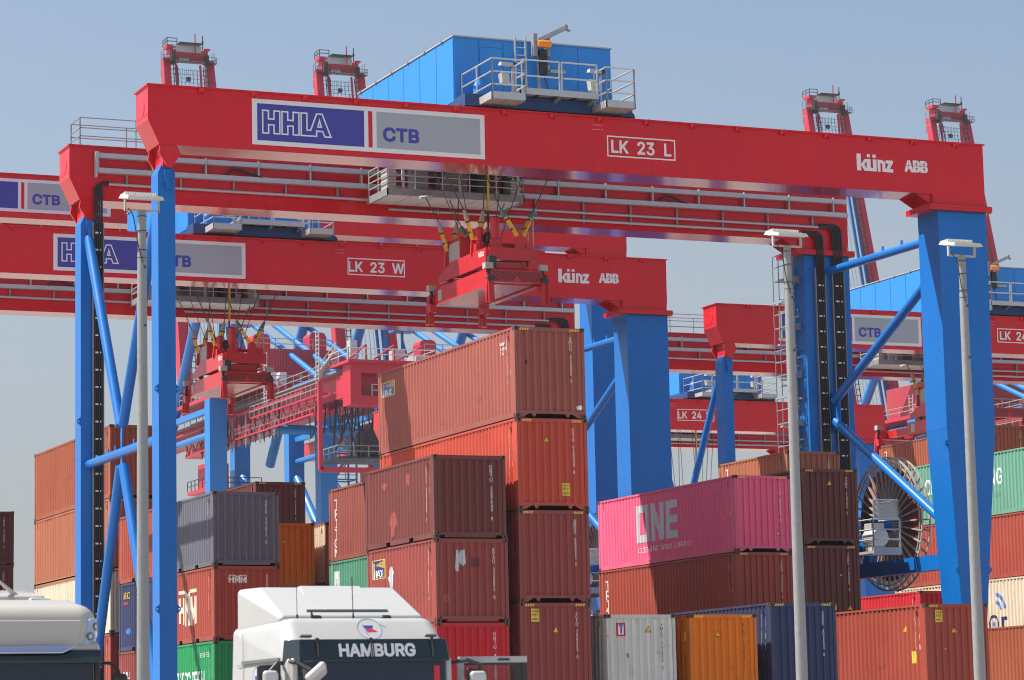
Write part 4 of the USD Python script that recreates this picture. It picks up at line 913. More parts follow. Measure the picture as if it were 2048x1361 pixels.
# ---------------------------------------------------------------- spreaders with their ropes
def spreader(loc, label, rope_top, tele=0.0):
    """origin: middle of the frame's underside; rope_top: height of the trolley above it"""
    t = thing('container_spreader', label, 'spreader', loc)
    if not tele:
        UsdGeom.Xformable(t).AddScaleOp().Set(Gf.Vec3f(.95, .95, .88)); rope_top = rope_top/.88
    S = REDS
    w, l = 1.22, 3.03
    # main lower frame: two long beams, end beams
    mf = part(t, 'main_frame', MB().box(-1.10, -.90, -2.95, 2.95, .34, 1.06).box(.90, 1.10, -2.95, 2.95, .34, 1.06).box(-1.16, -.86, -2.95, 2.95, .30, .338).box(.86, 1.16, -2.95, 2.95, .30, .338), S)
    part(mf, 'belly_plate', MB().box(-.90, .90, -2.8, 2.8, .36, .42), S)
    part(mf, 'warning_plate', MB().box(-1.112, -1.102, 2.1, 2.5, .45, .95), LAMPW)
    if tele:
        part(t, 'telescopic_beam', MB().box(-.68, -.40, -l-tele, l+tele, .46, .9).box(.40, .68, -l-tele, l+tele, .46, .9), S)
    for sg in (-1, 1):
        ye = sg*(l+tele)
        P = Polygon([(-1.18, .62), (-1.05, .95), (1.05, .95), (1.18, .62), (1.12, .40), (-1.12, .40)])
        eb = part(t, 'end_beam', MB().prism(P, lambda a, b, k: (a, ye-.16+.32*k, b)), S)
        st = MB()
        for sd in (-1, 1):                         # hazard chevrons, meeting in the middle
            half = sbox(-1.06, .46, 0, .90) if sd < 0 else sbox(0, .46, 1.06, .90)
            for k in range(16):
                x = sd*(.02+k*.115)
                q = Polygon([(x, .92), (x+sd*.055, .92), (x+sd*.055-sd*-.0+sd*.34*-1, .44), (x-sd*.34, .44)]) if False else Polygon([(x-sd*.12, .92), (x-sd*.12+sd*.058, .92), (x+sd*.20+sd*.058, .44), (x+sd*.20, .44)])
                q = q.intersection(half)
                if not q.is_empty and q.area > 1e-4: st.flat(q, lambda a, b: (a, ye+sg*.165, b))
        part(eb, 'hazard_stripes', st, BLKM)
        for sx in (-1, 1):
            x = sx*1.19
            hx = lambda z, e: (x-sx*.24-e, x-sx*.24+.22+e)
            fp = part(t, 'flipper', MB().prism(Polygon([(ye-sg*.05, .80), (ye+sg*.16, .80), (ye+sg*.34, .30), (ye+sg*.40, -.52), (ye+sg*.12, -.50)]), lambda a, b, k: (x+sx*(.06+.06*k), a, b))
                      .hexa([(x-.20, ye+sg*.20-.04, -.50), (x+.20, ye+sg*.20-.04, -.50), (x+.20, ye+sg*.20+.04, -.50), (x-.20, ye+sg*.20+.04, -.50), (x-.12, ye+sg*.20-.04, .62), (x+.12, ye+sg*.20-.04, .62), (x+.12, ye+sg*.20+.04, .62), (x-.12, ye+sg*.20+.04, .62)]), S)
            part(fp, 'flipper_drive', MB().tube((x, ye+sg*.1, .55), (x, ye+sg*.30, .55), .14, 12), DARK)
            part(t, 'twistlock_box', MB().box(x-.14, x+.14, ye-.2, ye+.2, .02, .40).box(x-.05, x+.05, ye-.06, ye+.06, -.10, .02), S)
            cm = part(t, 'camera_box', MB().box(x-.17, x+.17, ye-.16, ye+.16, .98, 1.24), LAMPW)
            part(cm, 'camera_mount', MB().box(x-.06, x+.06, ye-.05, ye+.05, .64, .98), DARK)
    # headblock above
    for x in (-.98, .86):
        part(t, 'headblock_beam', MB().prism(Polygon([(-2.35, 1.30), (2.75, 1.30), (2.75, 1.55), (1.4, 2.05), (-2.35, 2.05)]), lambda a, b, k: (x+.12*k, a, b)), S)
    hb = part(t, 'headblock_cross_beam', MB().box(-.86, 1.25, -2.45, -2.2, 1.52, 2.06).box(-.86, .86, 2.2, 2.4, 1.5, 1.9).box(-.86, .86, -.3, .3, 1.7, 2.0), S)
    part(hb, 'white_underlay', MB().box(-.7, .8, -2.2, -1.5, 1.36, 1.46), LAMPW)
    m = MB()
    c = txt('künz', .24, True, .8)
    m.add([(-.986, -1.62-p[0], p[1]+1.72) for p in c.reshape(-1, 2)], np.arange(len(c)*3).reshape(-1, 3))
    part(hb, 'maker_mark', m, WHITEP)
    part(t, 'suspension_post', MB().box(-.82, -.62, -2.3, -2.1, 1.0, 1.5).box(.62, .82, -2.3, -2.1, 1.0, 1.5).box(-.82, -.62, 2.0, 2.2, 1.0, 1.5).box(.62, .82, 2.0, 2.2, 1.0, 1.5).box(-.60, .75, -2.28, -2.12, 1.06, 1.42), S)
    part(t, 'damper', MB().box(-1.0, -.68, -2.75, -2.48, 1.0, 1.62), DARK)
    part(t, 'tie_rod', MB().tube((-.6, -2.5, 1.12), (.85, -2.5, 1.12), .03, 6), REDS)
    for (x, y, h) in ((-.72, -1.1, 1.15), (-.30, -1.75, 1.55)):
        mo = part(t, 'motor', MB().lathe([(0, 0), (.17, 0), (.17, .35), (.13, .42), (.13, .55), (.19, .58), (.19, h-.08), (.14, h), (0, h)], (x, y, 2.0), 'z', 16), S)
        part(mo, 'gearbox', MB().box(x-.22, x+.25, y-.2, y+.2, 2.02, 2.42).tube((x+.2, y, 2.3), (x+.9, y, 2.3), .09, 10), S)
    part(t, 'hose_loop', MB().lathe([(.17, -.05), (.27, -.05), (.27, .05), (.17, .05), (.17, -.05)], (-.55, -1.45, 2.62), 'x', 18), BLACK)
    cab = part(t, 'control_cabinet', MB().box(-.86, -.40, .6, 1.9, 1.9, 3.0), S)
    part(cab, 'cabinet_door', MB().box(-.872, -.862, .68, 1.82, 2.0, 2.9), LAMPW)
    part(cab, 'roof_frame', MB().beam((-.63, .5, 3.03), (-.63, 2.0, 3.03), .6, .06), S)
    part(t, 'mast', MB().box(-.09, .0, -.4, -.3, 2.0, 3.35).box(-.09, .6, -.4, -.3, 2.6, 2.68), S)
    part(t, 'guide_pin', MB().tube((.95, -2.2, 2.0), (.95, -2.2, 3.2), .035, 8).tube((1.18, -2.2, 2.0), (1.18, -2.2, 3.5), .035, 8), LAMPW)
    part(t, 'junction_box', MB().box(.75, 1.1, -2.35, -2.0, 2.06, 2.4), REDS)
    # brackets, yellow rope ends, ropes
    ends = []
    for (x, y) in ((.55, -2.3), (-.80, -.9), (.55, 1.9), (-.80, 1.9)):
        br = part(t, 'rope_bracket', MB().prism(Polygon([(-.25, 1.95), (.25, 1.95), (.18, 2.72), (-.18, 2.72)]), lambda a, b, k: (x+a, y-.05+.1*k, b)), S)
        for sx in (-1, 1):
            p = np.array((x+sx*.12, y, 2.62)); d = np.array((sx*.50, .18, 1.0)); d /= np.linalg.norm(d)
            if x < 0: d = np.array((sx*.22, .10, 1.0)); d /= np.linalg.norm(d)
            en = part(br, 'rope_end', MB().beam(p, p+d*.95, .16, .16).beam(p+d*.15-[.0, .11, 0], p+d*.8-[0, .11, 0], .12, .07), YELLOW)
            part(en, 'rope_end_clamp', MB().beam(p+d*.32, p+d*.40, .19, .19).beam(p+d*.80, p+d*.87, .19, .19), DARK)
            part(br, 'rope_socket', MB().tube(p+d*.95, p+d*1.38, .115, 8, r2=.07), TEAL if x > 0 else LAMPW)
            ends.append((p+d*1.38, (x, y, sx)))
    for p, (x, y, sx) in ends: part(t, 'rope', MB().tube(p, (p[0]+sx*(1.15 if x > 0 else .75)+(.25 if x > 0 else -.35), p[1]+.45, rope_top), .024, 5), ROPE)
    for (a, b) in (((-1.2, -.4, 2.9), (-2.6, -.2)), ((-.4, .3, 2.4), (-1.1, .2)), ((.5, .4, 2.6), (1.1, .5)), ((.9, 1.0, 2.5), (2.4, 1.2))):
        part(t, 'rope', MB().tube(a, (b[0], b[1], rope_top), .02, 5), ROPE)
    part(t, 'power_cable', MB().path([(.02, -.35, rope_top), (.0, -.35, 4.0), (.03, -.35, 2.1)], .045, 6), BLACK)
    part(t, 'power_cable', MB().tube((.02, -.40, rope_top), (.01, -.40, 4.1), .05, 6), YELLOW)
    return t
spreader((42.75, 100.95, 18.32), 'red spreader hanging from the nearest crane, yellow rope ends above it', 24.1-18.32)
spreader((41.28, 129.25, 17.95), 'red spreader hanging left, above the ship cranes and left of the tall stack', 24.1-17.95)
spreader((88.85, 141.25, 18.42), 'red spreader gripping the container behind the large blue leg', 24.1-18.42, tele=3.05)
spreader((92.6, 181.25, 7.5), 'red spreader let down behind the containers on long ropes', 24.1-7.5)
container(87.63, 135.15, 18.40, '40S', 'rust', 'orange-brown container hanging from the spreader behind the large blue leg', {'id': 'TTNU 214480 6', 'print': [side_stack('TRITON', .62, 2.20, .34, .38)]})

# ---------------------------------------------------------------- lamp posts
def lamp_post(loc, label):
    t = thing('lamp_post', label, 'lamp post', loc)
    part(t, 'pole', MB().tube((0, 0, .0), (0, 0, 10.9), .135, 20, r2=.088).tube((0, 0, 10.9), (0, 0, 11.72), .078, 20), POLE, smooth=30)
    rings = MB()
    for z in (11.32, 10.95, 10.80, 11.60): rings.tube((0, 0, z), (0, 0, z+.012), .092, 16)
    part(t, 'clamp_ring', rings, DARK)
    for z in (10.62, 9.5): part(t, 'access_hole', MB().lathe([(0, -.003), (.022, -.003), (.022, .012), (0, .012)], (.028, -.108 if z > 10 else -.112, z), 'y', 10), BLKM)
    part(t, 'foot_plate', MB().box(-.25, .25, -.25, .25, 0, .03), GALVD)
    part(t, 'bracket', MB().box(-.33, .33, -.03, .03, 11.70, 11.735).box(-.345, -.315, -.03, .03, 11.70, 11.95).box(.315, .345, -.03, .03, 11.70, 11.95), LAMPW)
    # tilted flat floodlight
    zz = 11.98
    hd = part(t, 'lamp_head', MB().hexa([(-.36, -.30, zz-.10), (.36, -.30, zz-.10), (.36, .34, zz+.02), (-.36, .34, zz+.02), (-.33, -.26, zz-.02), (.33, -.26, zz-.02), (.33, .30, zz+.10), (-.33, .30, zz+.10)]), LAMPW)
    part(hd, 'lens', MB().hexa([(-.30, -.24, zz-.104), (.30, -.24, zz-.104), (.30, .28, zz-.006), (-.30, .28, zz-.006), (-.30, -.24, zz-.08), (.30, -.24, zz-.08), (.30, .28, zz+.01), (-.30, .28, zz+.01)]), GLASSY)
    fins = MB()
    for i in range(14): fins.box(-.31+i*.046, -.295+i*.046, .02, .28, zz+.03, zz+.105)
    part(hd, 'cooling_fins', fins, LAMPW)
    part(t, 'feed_cable', MB().path(bent([(-.28, -.05, 11.75), (-.2, -.12, 11.6), (-.10, -.10, 11.0), (-.02, -.12, 10.7)], .1), .012), DARK)
    return t
l1 = lamp_post((14.93, 52.0, 0), 'galvanised lamp post in front of the slender crane leg')
copy_of(l1, 'lamp_post', (28.90, 52.0, 0), 'galvanised lamp post in front of the magenta pink and dark brown containers')
copy_of(l1, 'lamp_post', (33.18, 52.0, 0), 'galvanised lamp post in front of the large blue leg')

# ---------------------------------------------------------------- trucks
def wheel_set(t, xs, ys):
    for y in ys:
        for x in xs:
            wl = part(t, 'wheel', MB().lathe([(.28, -.15), (.48, -.15), (.52, -.08), (.52, .08), (.48, .15), (.28, .15)], (x, y, .52), 'x', 28), BLACK, smooth=30)
            part(wl, 'rim', MB().lathe([(0, -.10), (.12, -.13), (.28, -.12), (.28, .12), (0, .10)], (x, y, .52), 'x', 20), GALV)
def truck_common(t, mw, W, top):
    part(t, 'bumper', man(hull_r([(x, y, z) for x in (.12, W-.12) for y in (.0, .6) for z in (.45, .95)], .09)), mw, smooth=35)
    part(t, 'grille', MB().box(.35, W-.35, -.10, -.02, 1.0, 1.62), GREYT)
    for x in (.28, W-.28): part(t, 'headlight', man(hull_r([(x-.15, -.02, .72), (x+.15, -.02, .72), (x-.15, -.02, .88), (x+.15, -.02, .88)], .07, 12)), LENS, smooth=35)
    part(t, 'chassis', MB().box(.75, .95, .5, 6.0, .75, 1.0).box(W-.95, W-.75, .5, 6.0, .75, 1.0).box(.4, W-.4, 3.6, 5.6, 1.02, 1.2), DARK)
    wheel_set(t, (.20, W-.20), (1.25, 4.9))
def wiper(t, a, b): part(t, 'wiper', MB().tube(a, b, .012, 6), BLACK)

# white cab with smoked visor
W = 2.54
tk = thing('truck_tractor', 'white truck cab with HAMBURG lettered on its smoked visor', 'truck', (12.97, 38.0, 0))
cabm = hull_r([(x, y, z) for x in (.13, W-.13) for y in (.10, 2.55) for z in (1.2, 2.05)]+[(x, .13, 2.72) for x in (.14, W-.14)]+[(x, 2.55, 3.2) for x in (.16, W-.16)], .11)+hull_r([(x, .24, 2.75) for x in (.235, W-.235)]+[(x, .62, 3.145) for x in (.30, W-.30)]+[(x, 2.4, 3.145) for x in (.27, W-.27)]+[(x, 2.4, 2.3) for x in (.235, W-.235)], .215, 28)
part(tk, 'cab', man(cabm), TRUCKW, smooth=35)
fair = hull_r([(x, y, z) for x in (.16, W-.16) for y in (2.45,) for z in (3.25, 3.80)]+[(x, .85, 3.36) for x in (.24, W-.24)]+[(x, 1.9, 3.80) for x in (.26, W-.26)]+[(.5, 1.5, 3.66), (W-.5, 1.5, 3.66)], .07)
cut = m3.Manifold.cube([1.30, 1.75, .5], True).rotate([-24.0, 0, 0]).translate([W/2+.13, 1.02, 3.93])
ff = part(tk, 'roof_deflector', man(fair), TRUCKW, smooth=35)
lip = MB().box(.62, 1.86, .905, .93, 3.455, 3.50)
part(ff, 'deflector_slot', lip, GREYT)
hp = man(hull_r([(x, y, z) for x, y, z in ((.72, 1.00, 3.47), (1.90, 1.00, 3.47), (.86, 1.85, 3.86), (1.76, 1.85, 3.86), (.86, 2.4, 3.82), (1.76, 2.4, 3.82))], .03, 10))
part(ff, 'deflector_centre', hp, TRUCKW, smooth=35)
# windscreen and visor follow the sloping front
ws = hull_r([(.20, -.05, 1.72), (W-.20, -.05, 1.72), (.20, .0, 2.76), (W-.20, .0, 2.76), (.3, .3, 1.8), (W-.3, .3, 2.7)], .03, 10)
wsp = part(tk, 'windscreen', man(ws), WIND, smooth=35)
part(wsp, 'pillar', man(hull_r([(.10, .0, 1.6), (.12, .03, 2.74)], .055, 10)), TRUCKW, smooth=35)
part(wsp, 'pillar', man(hull_r([(W-.10, .0, 1.6), (W-.12, .03, 2.74)], .055, 10)), TRUCKW, smooth=35)
vis = hull_r([(.16, -.11, 2.74), (W-.16, -.11, 2.74), (.18, -.04, 3.02), (W-.18, -.04, 3.02), (.02, .20, 2.74), (W-.02, .20, 2.74), (.06, .24, 3.02), (W-.06, .24, 3.02)], .018, 10)
vp = part(tk, 'sun_visor', man(vis), VISOR, smooth=35)
P, wd = heavy('HAMBURG', .185, .011, 1.02)
part(vp, 'lettering', MB().flat(P, lambda a, b: (a+1.31-wd/2, -.136+(b+.045)*.25, b+2.80)), WHITE)
for x in (.42, 1.22, W-.40):
    part(vp, 'visor_clip', MB().tube((x, -.04, 3.02), (x, -.10, 3.03), .03, 8).tube((x, -.145, 2.78), (x, -.10, 3.0), .012, 6), DARK)
def badge(parent, place, k=1.0):
    C = lambda r: Polygon([(r*math.cos(q), r*math.sin(q)) for q in np.arange(28)*2*math.pi/28])
    bz = part(parent, 'round_badge', MB().flat(C(.21*k), lambda a, b: place(a, b, .004)), WHITEB)
    part(bz, 'badge_ring', MB().flat(C(.205*k).difference(C(.195*k)), lambda a, b: place(a, b, .007)), BLUEM)
    part(bz, 'badge_flag', MB().flat(Polygon([(-.10*k, .07*k), (.07*k, .07*k), (.04*k, .01*k), (-.07*k, 0)]), lambda a, b: place(a, b, .008)), SIGNB)
    part(bz, 'badge_flag', MB().flat(Polygon([(-.07*k, 0), (.04*k, .01*k), (.12*k, -.05*k), (-.05*k, -.06*k)]), lambda a, b: place(a, b, .008)), REDM)
    part(bz, 'badge_flagstaff', MB().flat(Polygon([(-.115*k, .09*k), (-.105*k, .09*k), (-.045*k, -.13*k), (-.055*k, -.13*k)]), lambda a, b: place(a, b, .009)), BLUEM)
badge(tk, lambda a, b, o: (1.29+a, .030+(b+.19)*.62-o, 3.185+b*.82), .9)
badge(tk, lambda a, b, o: (.018-o, 1.35-a, 2.50+b), 1.0)
for x in (.33, W-.33): part(tk, 'marker_lamp', man(hull_r([(x-.07, .135, 3.09), (x+.07, .135, 3.09)], .025, 8)), GREYT, smooth=35)
for x in (.66, 1.72): part(tk, 'roof_fitting', man(hull_r([(x-.05, .62, 3.37), (x+.05, .62, 3.37)], .035, 8)), BLKM, smooth=35)
part(tk, 'aerial', MB().tube((.42, .75, 3.34), (.40, .72, 3.92), .005, 5).tube((.42, .75, 3.34), (.42, .75, 3.42), .015, 6), BLKM)
part(tk, 'aerial', MB().tube((1.22, .62, 3.36), (1.20, .6, 3.95), .007, 5).tube((1.22, .62, 3.34), (1.22, .62, 3.44), .02, 6, r2=.008), BLKM)
part(tk, 'horn', MB().tube((.60, .6, 3.34), (.58, .6, 3.46), .035, 8, r2=.008), BLKM)
part(tk, 'door_seam', MB().box(.013, .0175, .55, .56, 1.4, 2.75).box(.013, .0175, 2.0, 2.01, 1.4, 3.2).box(.012, .017, .3, 2.3, 2.735, 2.745), GREYT)
part(tk, 'side_moulding', MB().box(.004, .016, .35, 2.05, 2.755, 2.80), GREYT)
part(tk, 'side_window', MB().box(.008, .017, .38, 1.05, 1.75, 2.68), WIND)
# near-side mirrors
mm = part(tk, 'mirror', man(hull_r([(-.28, .06, 2.0), (-.16, .06, 2.0), (-.28, .06, 2.56), (-.16, .06, 2.56), (-.26, .16, 2.1), (-.18, .16, 2.5)], .055, 12)), SILVER, smooth=35)
part(mm, 'mirror_arm', MB().path([(.08, .35, 2.72), (-.10, .1, 2.72), (-.22, .08, 2.60)], .03, 8).path([(.08, .6, 2.68), (-.12, .25, 2.62), (-.25, .1, 2.55)], .025, 8), DARK)
part(mm, 'mirror_frame', man(hull_r([(-.36, .14, 1.95), (-.36, .14, 2.66), (-.06, .18, 2.68), (-.06, .18, 1.95)], .03, 10)), DARK, smooth=35)
fm = part(tk, 'front_mirror', man(hull_r([(.22, -.30, 2.50), (.40, -.34, 2.66), (.28, -.22, 2.44), (.44, -.26, 2.58)], .06, 12)), SILVER, smooth=35)
part(fm, 'mirror_arm', MB().path([(.06, .2, 2.74), (.10, -.12, 2.72), (.26, -.26, 2.60)], .03, 8), DARK)
# opened far-side door with its mirror
dx = W+.16
od = part(tk, 'open_door', MB().box(dx+.02, dx+1.08, .30, .36, 2.70, 2.79).box(dx, dx+.09, .30, .36, 1.2, 2.70).box(dx+.09, dx+1.0, .30, .36, 1.15, 1.9), TRUCKW)
part(od, 'door_edge', MB().box(dx+1.0, dx+1.08, .30, .36, 1.2, 2.699), DARK)
part(od, 'door_seal', MB().box(dx+.09, dx+1.0, .31, .35, 2.665, 2.70).box(dx+.93, dx+1.0, .31, .35, 1.9, 2.665), DARK)
part(od, 'door_glass', MB().box(dx+.09, dx+.93, .325, .333, 1.9, 2.665), CLEAR)
part(od, 'door_latch', MB().box(dx+.62, dx+.80, .285, .30, 2.73, 2.76), DARK)
om = part(tk, 'mirror', man(hull_r([(dx+.10, -.02, 2.0), (dx+.24, -.02, 2.0), (dx+.10, -.02, 2.52), (dx+.24, -.02, 2.52), (dx+.14, .1, 2.1), (dx+.2, .1, 2.4)], .055, 12)), SILVER, smooth=35)
part(om, 'mirror_arm', MB().path([(W-.1, .3, 2.68), (dx+.05, .1, 2.74), (dx+.25, .02, 2.66), (dx+.2, .04, 2.55)], .03, 8), DARK)
part(om, 'mirror_frame', man(hull_r([(dx+.30, .06, 1.95), (dx+.30, .06, 2.55), (dx+.06, .08, 2.60), (dx+.06, .08, 1.95)], .025, 10)), DARK, smooth=35)
for x in (.30, W-.30): part(tk, 'grab_handle', MB().tube((x, -.03, 1.3), (x, -.03, 1.62), .018, 8), DARK)
part(tk, 'cab_gap', MB().box(.16, W-.16, .012, .030, 2.722, 2.735), GREYT)
part(tk, 'dashboard', MB().box(.25, W-.25, -.062, -.058, 1.72, 1.95), BLKM)
part(tk, 'red_curtain', MB().box(W-.36, W-.27, -.052, -.046, 1.95, 2.66), REDM)
truck_common(tk, TRUCKW, W, 3.3)
wiper(tk, (.5, -.03, 1.75), (1.15, -.02, 2.35)); wiper(tk, (1.3, -.03, 1.75), (1.85, -.02, 2.35))

# cream-white cab at the left edge
W = 2.44
t2 = thing('truck_tractor', 'cream white truck cab cut by the left picture edge, blue tinted lamp on its corner', 'truck', (7.78, 37.5, 0))
c2 = hull_r([(x, y, z) for x in (.12, W-.12) for y in (.16, 2.5) for z in (1.2, 2.92)], .11)
part(t2, 'cab', man(c2), TRUCKC, smooth=35)
rf = hull_r([(x, .36, z) for x in (.30, W-.30) for z in (3.0, 3.24)]+[(x, 2.4, z) for x in (.30, W-.30) for z in (3.0, 3.30)]+[(x, .62, 3.31) for x in (.40, W-.40)], .285, 28)
rt = part(t2, 'high_roof', man(rf), TRUCKC, smooth=35)
part(rt, 'front_panel', man(hull_r([(.34, .095, 2.97), (W-.36, .095, 2.97), (.34, .10, 3.27), (W-.30, .10, 3.27)], .035, 12)), TRUCKC, smooth=35)
part(t2, 'air_deflector', man(hull_r([(x, .95, 3.62) for x in (.3, W-.62)]+[(x, 1.3, 3.70) for x in (.35, W-.80)]+[(x, 2.4, 3.74) for x in (.35, W-.8)], .06, 12)), TRUCKC, smooth=35)
part(t2, 'roof_fin', MB().tube((1.50, 1.0, 3.66), (1.10, .9, 3.98), .04, 8, r2=.008), TRUCKC)
part(t2, 'roof_nozzle', man(hull_r([(1.66, .80, 3.59), (1.90, .85, 3.58)], .05, 10)), TRUCKC, smooth=35)
vz = part(t2, 'sun_visor', man(hull_r([(.06, -.10, 2.74), (W-.06, -.10, 2.74), (.05, .02, 2.88), (W-.05, .02, 2.88), (.04, .22, 2.74), (W-.04, .22, 2.90)], .02, 10)), VISOR, smooth=35)
part(vz, 'chrome_trim', man(hull_r([(.3, -.06, 2.865), (W-.58, -.06, 2.865), (.3, -.02, 2.93), (W-.40, -.02, 2.945)], .015, 8)), CHROME, smooth=35)
part(t2, 'windscreen', man(hull_r([(.16, .03, 1.7), (W-.16, .03, 1.7), (.16, .05, 2.72), (W-.16, .05, 2.72), (.3, .3, 1.8), (W-.3, .3, 2.7)], .03, 10)), WIND, smooth=35)
part(t2, 'pillar', man(hull_r([(W-.07, .04, 1.6), (W-.08, .06, 2.75)], .045, 10)), BLKM, smooth=35)
for x0, sg in ((W-.245, 1), (.245, -1)):
    cx = W if sg > 0 else 0
    th = [math.radians(v) for v in (14, 30, 48, 66, 80)]
    pc = [(cx-sg*(.30-.285*math.sin(v)), .36-.285*math.cos(v)) for v in th]
    lens = [(pc[0][0], pc[0][1], 2.985), (pc[1][0], pc[1][1], 3.0), (pc[2][0], pc[2][1], 3.05), (pc[3][0], pc[3][1], 3.12), (pc[4][0], pc[4][1], 3.22), (pc[4][0], pc[4][1], 3.30), (pc[2][0], pc[2][1], 3.30), (pc[1][0], pc[1][1], 3.29)]
    al = part(t2, 'corner_lamp', man(hull_r(lens, .028, 12)), LENS, smooth=35)
    for (v, b, r) in ((26, 3.08, .058), (46, 3.215, .052)):
        v = math.radians(v); c_ = np.array((cx-sg*(.30-.315*math.sin(v)), .36-.315*math.cos(v), b)); n_ = np.array((sg*math.sin(v), -math.cos(v), 0))
        part(al, 'reflector', MB().tube(c_-n_*.02, c_+n_*.004, r, 18), GREYT)
        part(al, 'bulb', MB().tube(c_, c_+n_*.010, r*.55, 14), SILVER)
m2 = part(t2, 'mirror', man(hull_r([(W+.16, .0, 1.95), (W+.30, .0, 1.95), (W+.17, .0, 2.52), (W+.27, .0, 2.52), (W+.2, .1, 2.1), (W+.24, .1, 2.45)], .06, 12)), BLKM, smooth=35)
part(m2, 'mirror_arm', MB().path([(W-.03, .2, 2.73), (W+.12, .1, 2.72), (W+.22, .05, 2.62), (W+.23, .05, 2.5)], .022, 8), BLKM)
part(t2, 'side_window', MB().box(W-.012, W-.004, .35, 1.05, 1.75, 2.6), WIND)
truck_common(t2, TRUCKC, W, 3.6)

# ---------------------------------------------------------------- ship-to-shore cranes far behind
def rail_path(mb, pts, h=1.1, sp=2.4, r=.05): return mb.rail(pts, h=h, bars=(h, h*.5), sp=sp, r=r)
def quay_crane(loc, label, cat='ship crane'):
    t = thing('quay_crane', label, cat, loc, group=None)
    R, B = REDF, BLUEF
    # portal legs, beams
    for y in (0.0, 30.0):
        for x in (-6.2, 6.2): part(t, 'leg', MB().box(x-.95, x+.95, y-.9, y+.9, 1.2, 38.0), B)
        part(t, 'portal_beam', MB().box(-5.25, 5.25, y-.6, y+.6, 14.0, 15.6), B)
        part(t, 'sill_beam', MB().box(-8.5, 8.5, y-.8, y+.8, 1.3, 3.2), B)
        for x in (-7, -4, 4, 7): part(t, 'bogie', MB().box(x-1.0, x+1.0, y-.5, y+.5, .1, 1.3), DARK)
    for x in (-6.2, 6.2):
        part(t, 'tie_beam', MB().box(x-.3, x+.3, .9, 29.1, 36.8, 37.4), B)
        part(t, 'diagonal_tube', MB().tube((x, .5, 8.0), (x, 29, 32.5), .5, 14), B, smooth=30)
        part(t, 'diagonal_tube', MB().tube((x, .5, 55.0), (x, 19.0, 33.0), .55, 14), B, smooth=30)
        part(t, 'horizontal_tube', MB().tube((x, .8, 34.5 if x < 0 else 24.0), (x, 29, 34.5 if x < 0 else 24.0), .34, 12), B, smooth=30)
    # twin boom girders
    for x in (-2.2, 2.2):
        gd = part(t, 'boom_girder', MB().box(x-.75, x+.75, -32, 36, 35.5, 37.4), R)
        part(gd, 'rail_ledge', MB().box(x-.95, x+.95, -31, 36, 35.3, 35.5), R)
        part(gd, 'handrail', rail_path(MB(), [(x-1.5, -30, 37.25), (x-1.5, 34, 37.25)]), GALVD)
        part(gd, 'walkway', MB().box(x-1.6, x-.75, -31, 34, 37.1, 37.23), GALVD)
    d = -.95
    rb = part(t, 'rear_beam', MB().box(-3.4, 4.6, -34, -31.8, 37.7, 38.6).box(-3.4, 4.6, -34, -31.8, 34.6, 35.5).box(3.6, 4.6, -34, -31.8, 35.51, 37.69).box(-2.3, 3.6, -32.2, -31.8, 35.51, 37.69).box(-3.4, -2.3, -34, -30, 35.51, 37.69).box(-3.8, 5.2, -34.6, -29, 38.61, 38.9).shift(0, 0, d), R)
    part(rb, 'handrail', rail_path(MB(), [(-3.8, -29, 38.9+d), (-3.8, -34.6, 38.9+d), (5.2, -34.6, 38.9+d), (5.2, -29, 38.9+d)]), GALV)
    part(rb, 'lower_handrail', rail_path(MB(), [(-1.2, -34.0, 35.5+d), (3.6, -34.0, 35.5+d)], sp=1.3), GALV)
    for q in ((1.5, 2.6, -33, -31.6, 38.9, 40.2), (-3.0, -2.3, -33, -32, 38.9, 41.0), (3.6, 4.4, -33.5, -31, 38.9, 39.7)): part(rb, 'cabinet', MB().box(*q).shift(0, 0, d), GALV)
    for k in range(3): part(rb, 'lamp_boom', MB().beam((-3.6+k*2.5, -34.5, 39.0+d), (-1.4+k*2.9, -33.0, 40.6+d), .16, .16).beam((-1.4+k*2.9, -33.0, 40.6+d), (-1.4+k*2.9, -33.0, 38.9+d), .14, .14), R)
    part(rb, 'stair', MB().beam((-4.2, -27, 38.0+d), (-3.4, -30, 40.0+d), .9, .12).rail([(-4.2, -27, 38.1+d), (-3.4, -30, 40.1+d)], h=1.0, bars=(1.0, .5), sp=.8, r=.05), GALV)
    # hanging rear ladder frame
    fr = MB()
    for x in (-5.4, 4.6): fr.box(x-.2, x+.2, -31, -30.6, 27.6, 36.2)
    fr.box(-5.4, 4.8, -31, -30.6, 27.4, 27.9)
    part(t, 'ladder_frame', fr, R)
    for k in range(18):
        y = -27+k*2.4
        part(t, 'lattice_brace', MB().beam((-4.6, y, 35.0), (-4.6, y+1.2, 33.6), .12, .12).beam((-4.6, y+1.2, 33.6), (-4.6, y+2.4, 35.0), .12, .12), R)
    part(t, 'lattice_chord', MB().box(-4.72, -4.48, -27, 16, 33.45, 33.62), R)
    part(t, 'chord_handrail', rail_path(MB(), [(-4.6, -27, 33.6), (-4.6, 16, 33.6)], h=1.0, sp=2.4, r=.04), GALVD)
    part(t, 'red_drum', MB().tube((3.2, -30.8, 28.5), (3.2, -30.8, 33.6), .45, 12), R, smooth=30)
    # machinery house
    hs = MB(); xs = np.arange(-3.2, 5.4, .16)
    v = []; 
    for i, x in enumerate(xs): v += [(x, -5.0+(.08 if i % 2 else 0), 38.7), (x, -5.0+(.08 if i % 2 else 0), 43.0)]
    hs.add(v, [[2*i, 2*i+2, 2*i+3, 2*i+1] for i in range(len(xs)-1)])
    hs.box(-3.2, 5.3, -4.9, 12, 38.7, 43.0)
    mh = part(t, 'machinery_house', hs, mat_house)
    part(mh, 'floor_slab', MB().box(-6.4, 5.6, -7.5, 17.5, 38.3, 38.7), R)
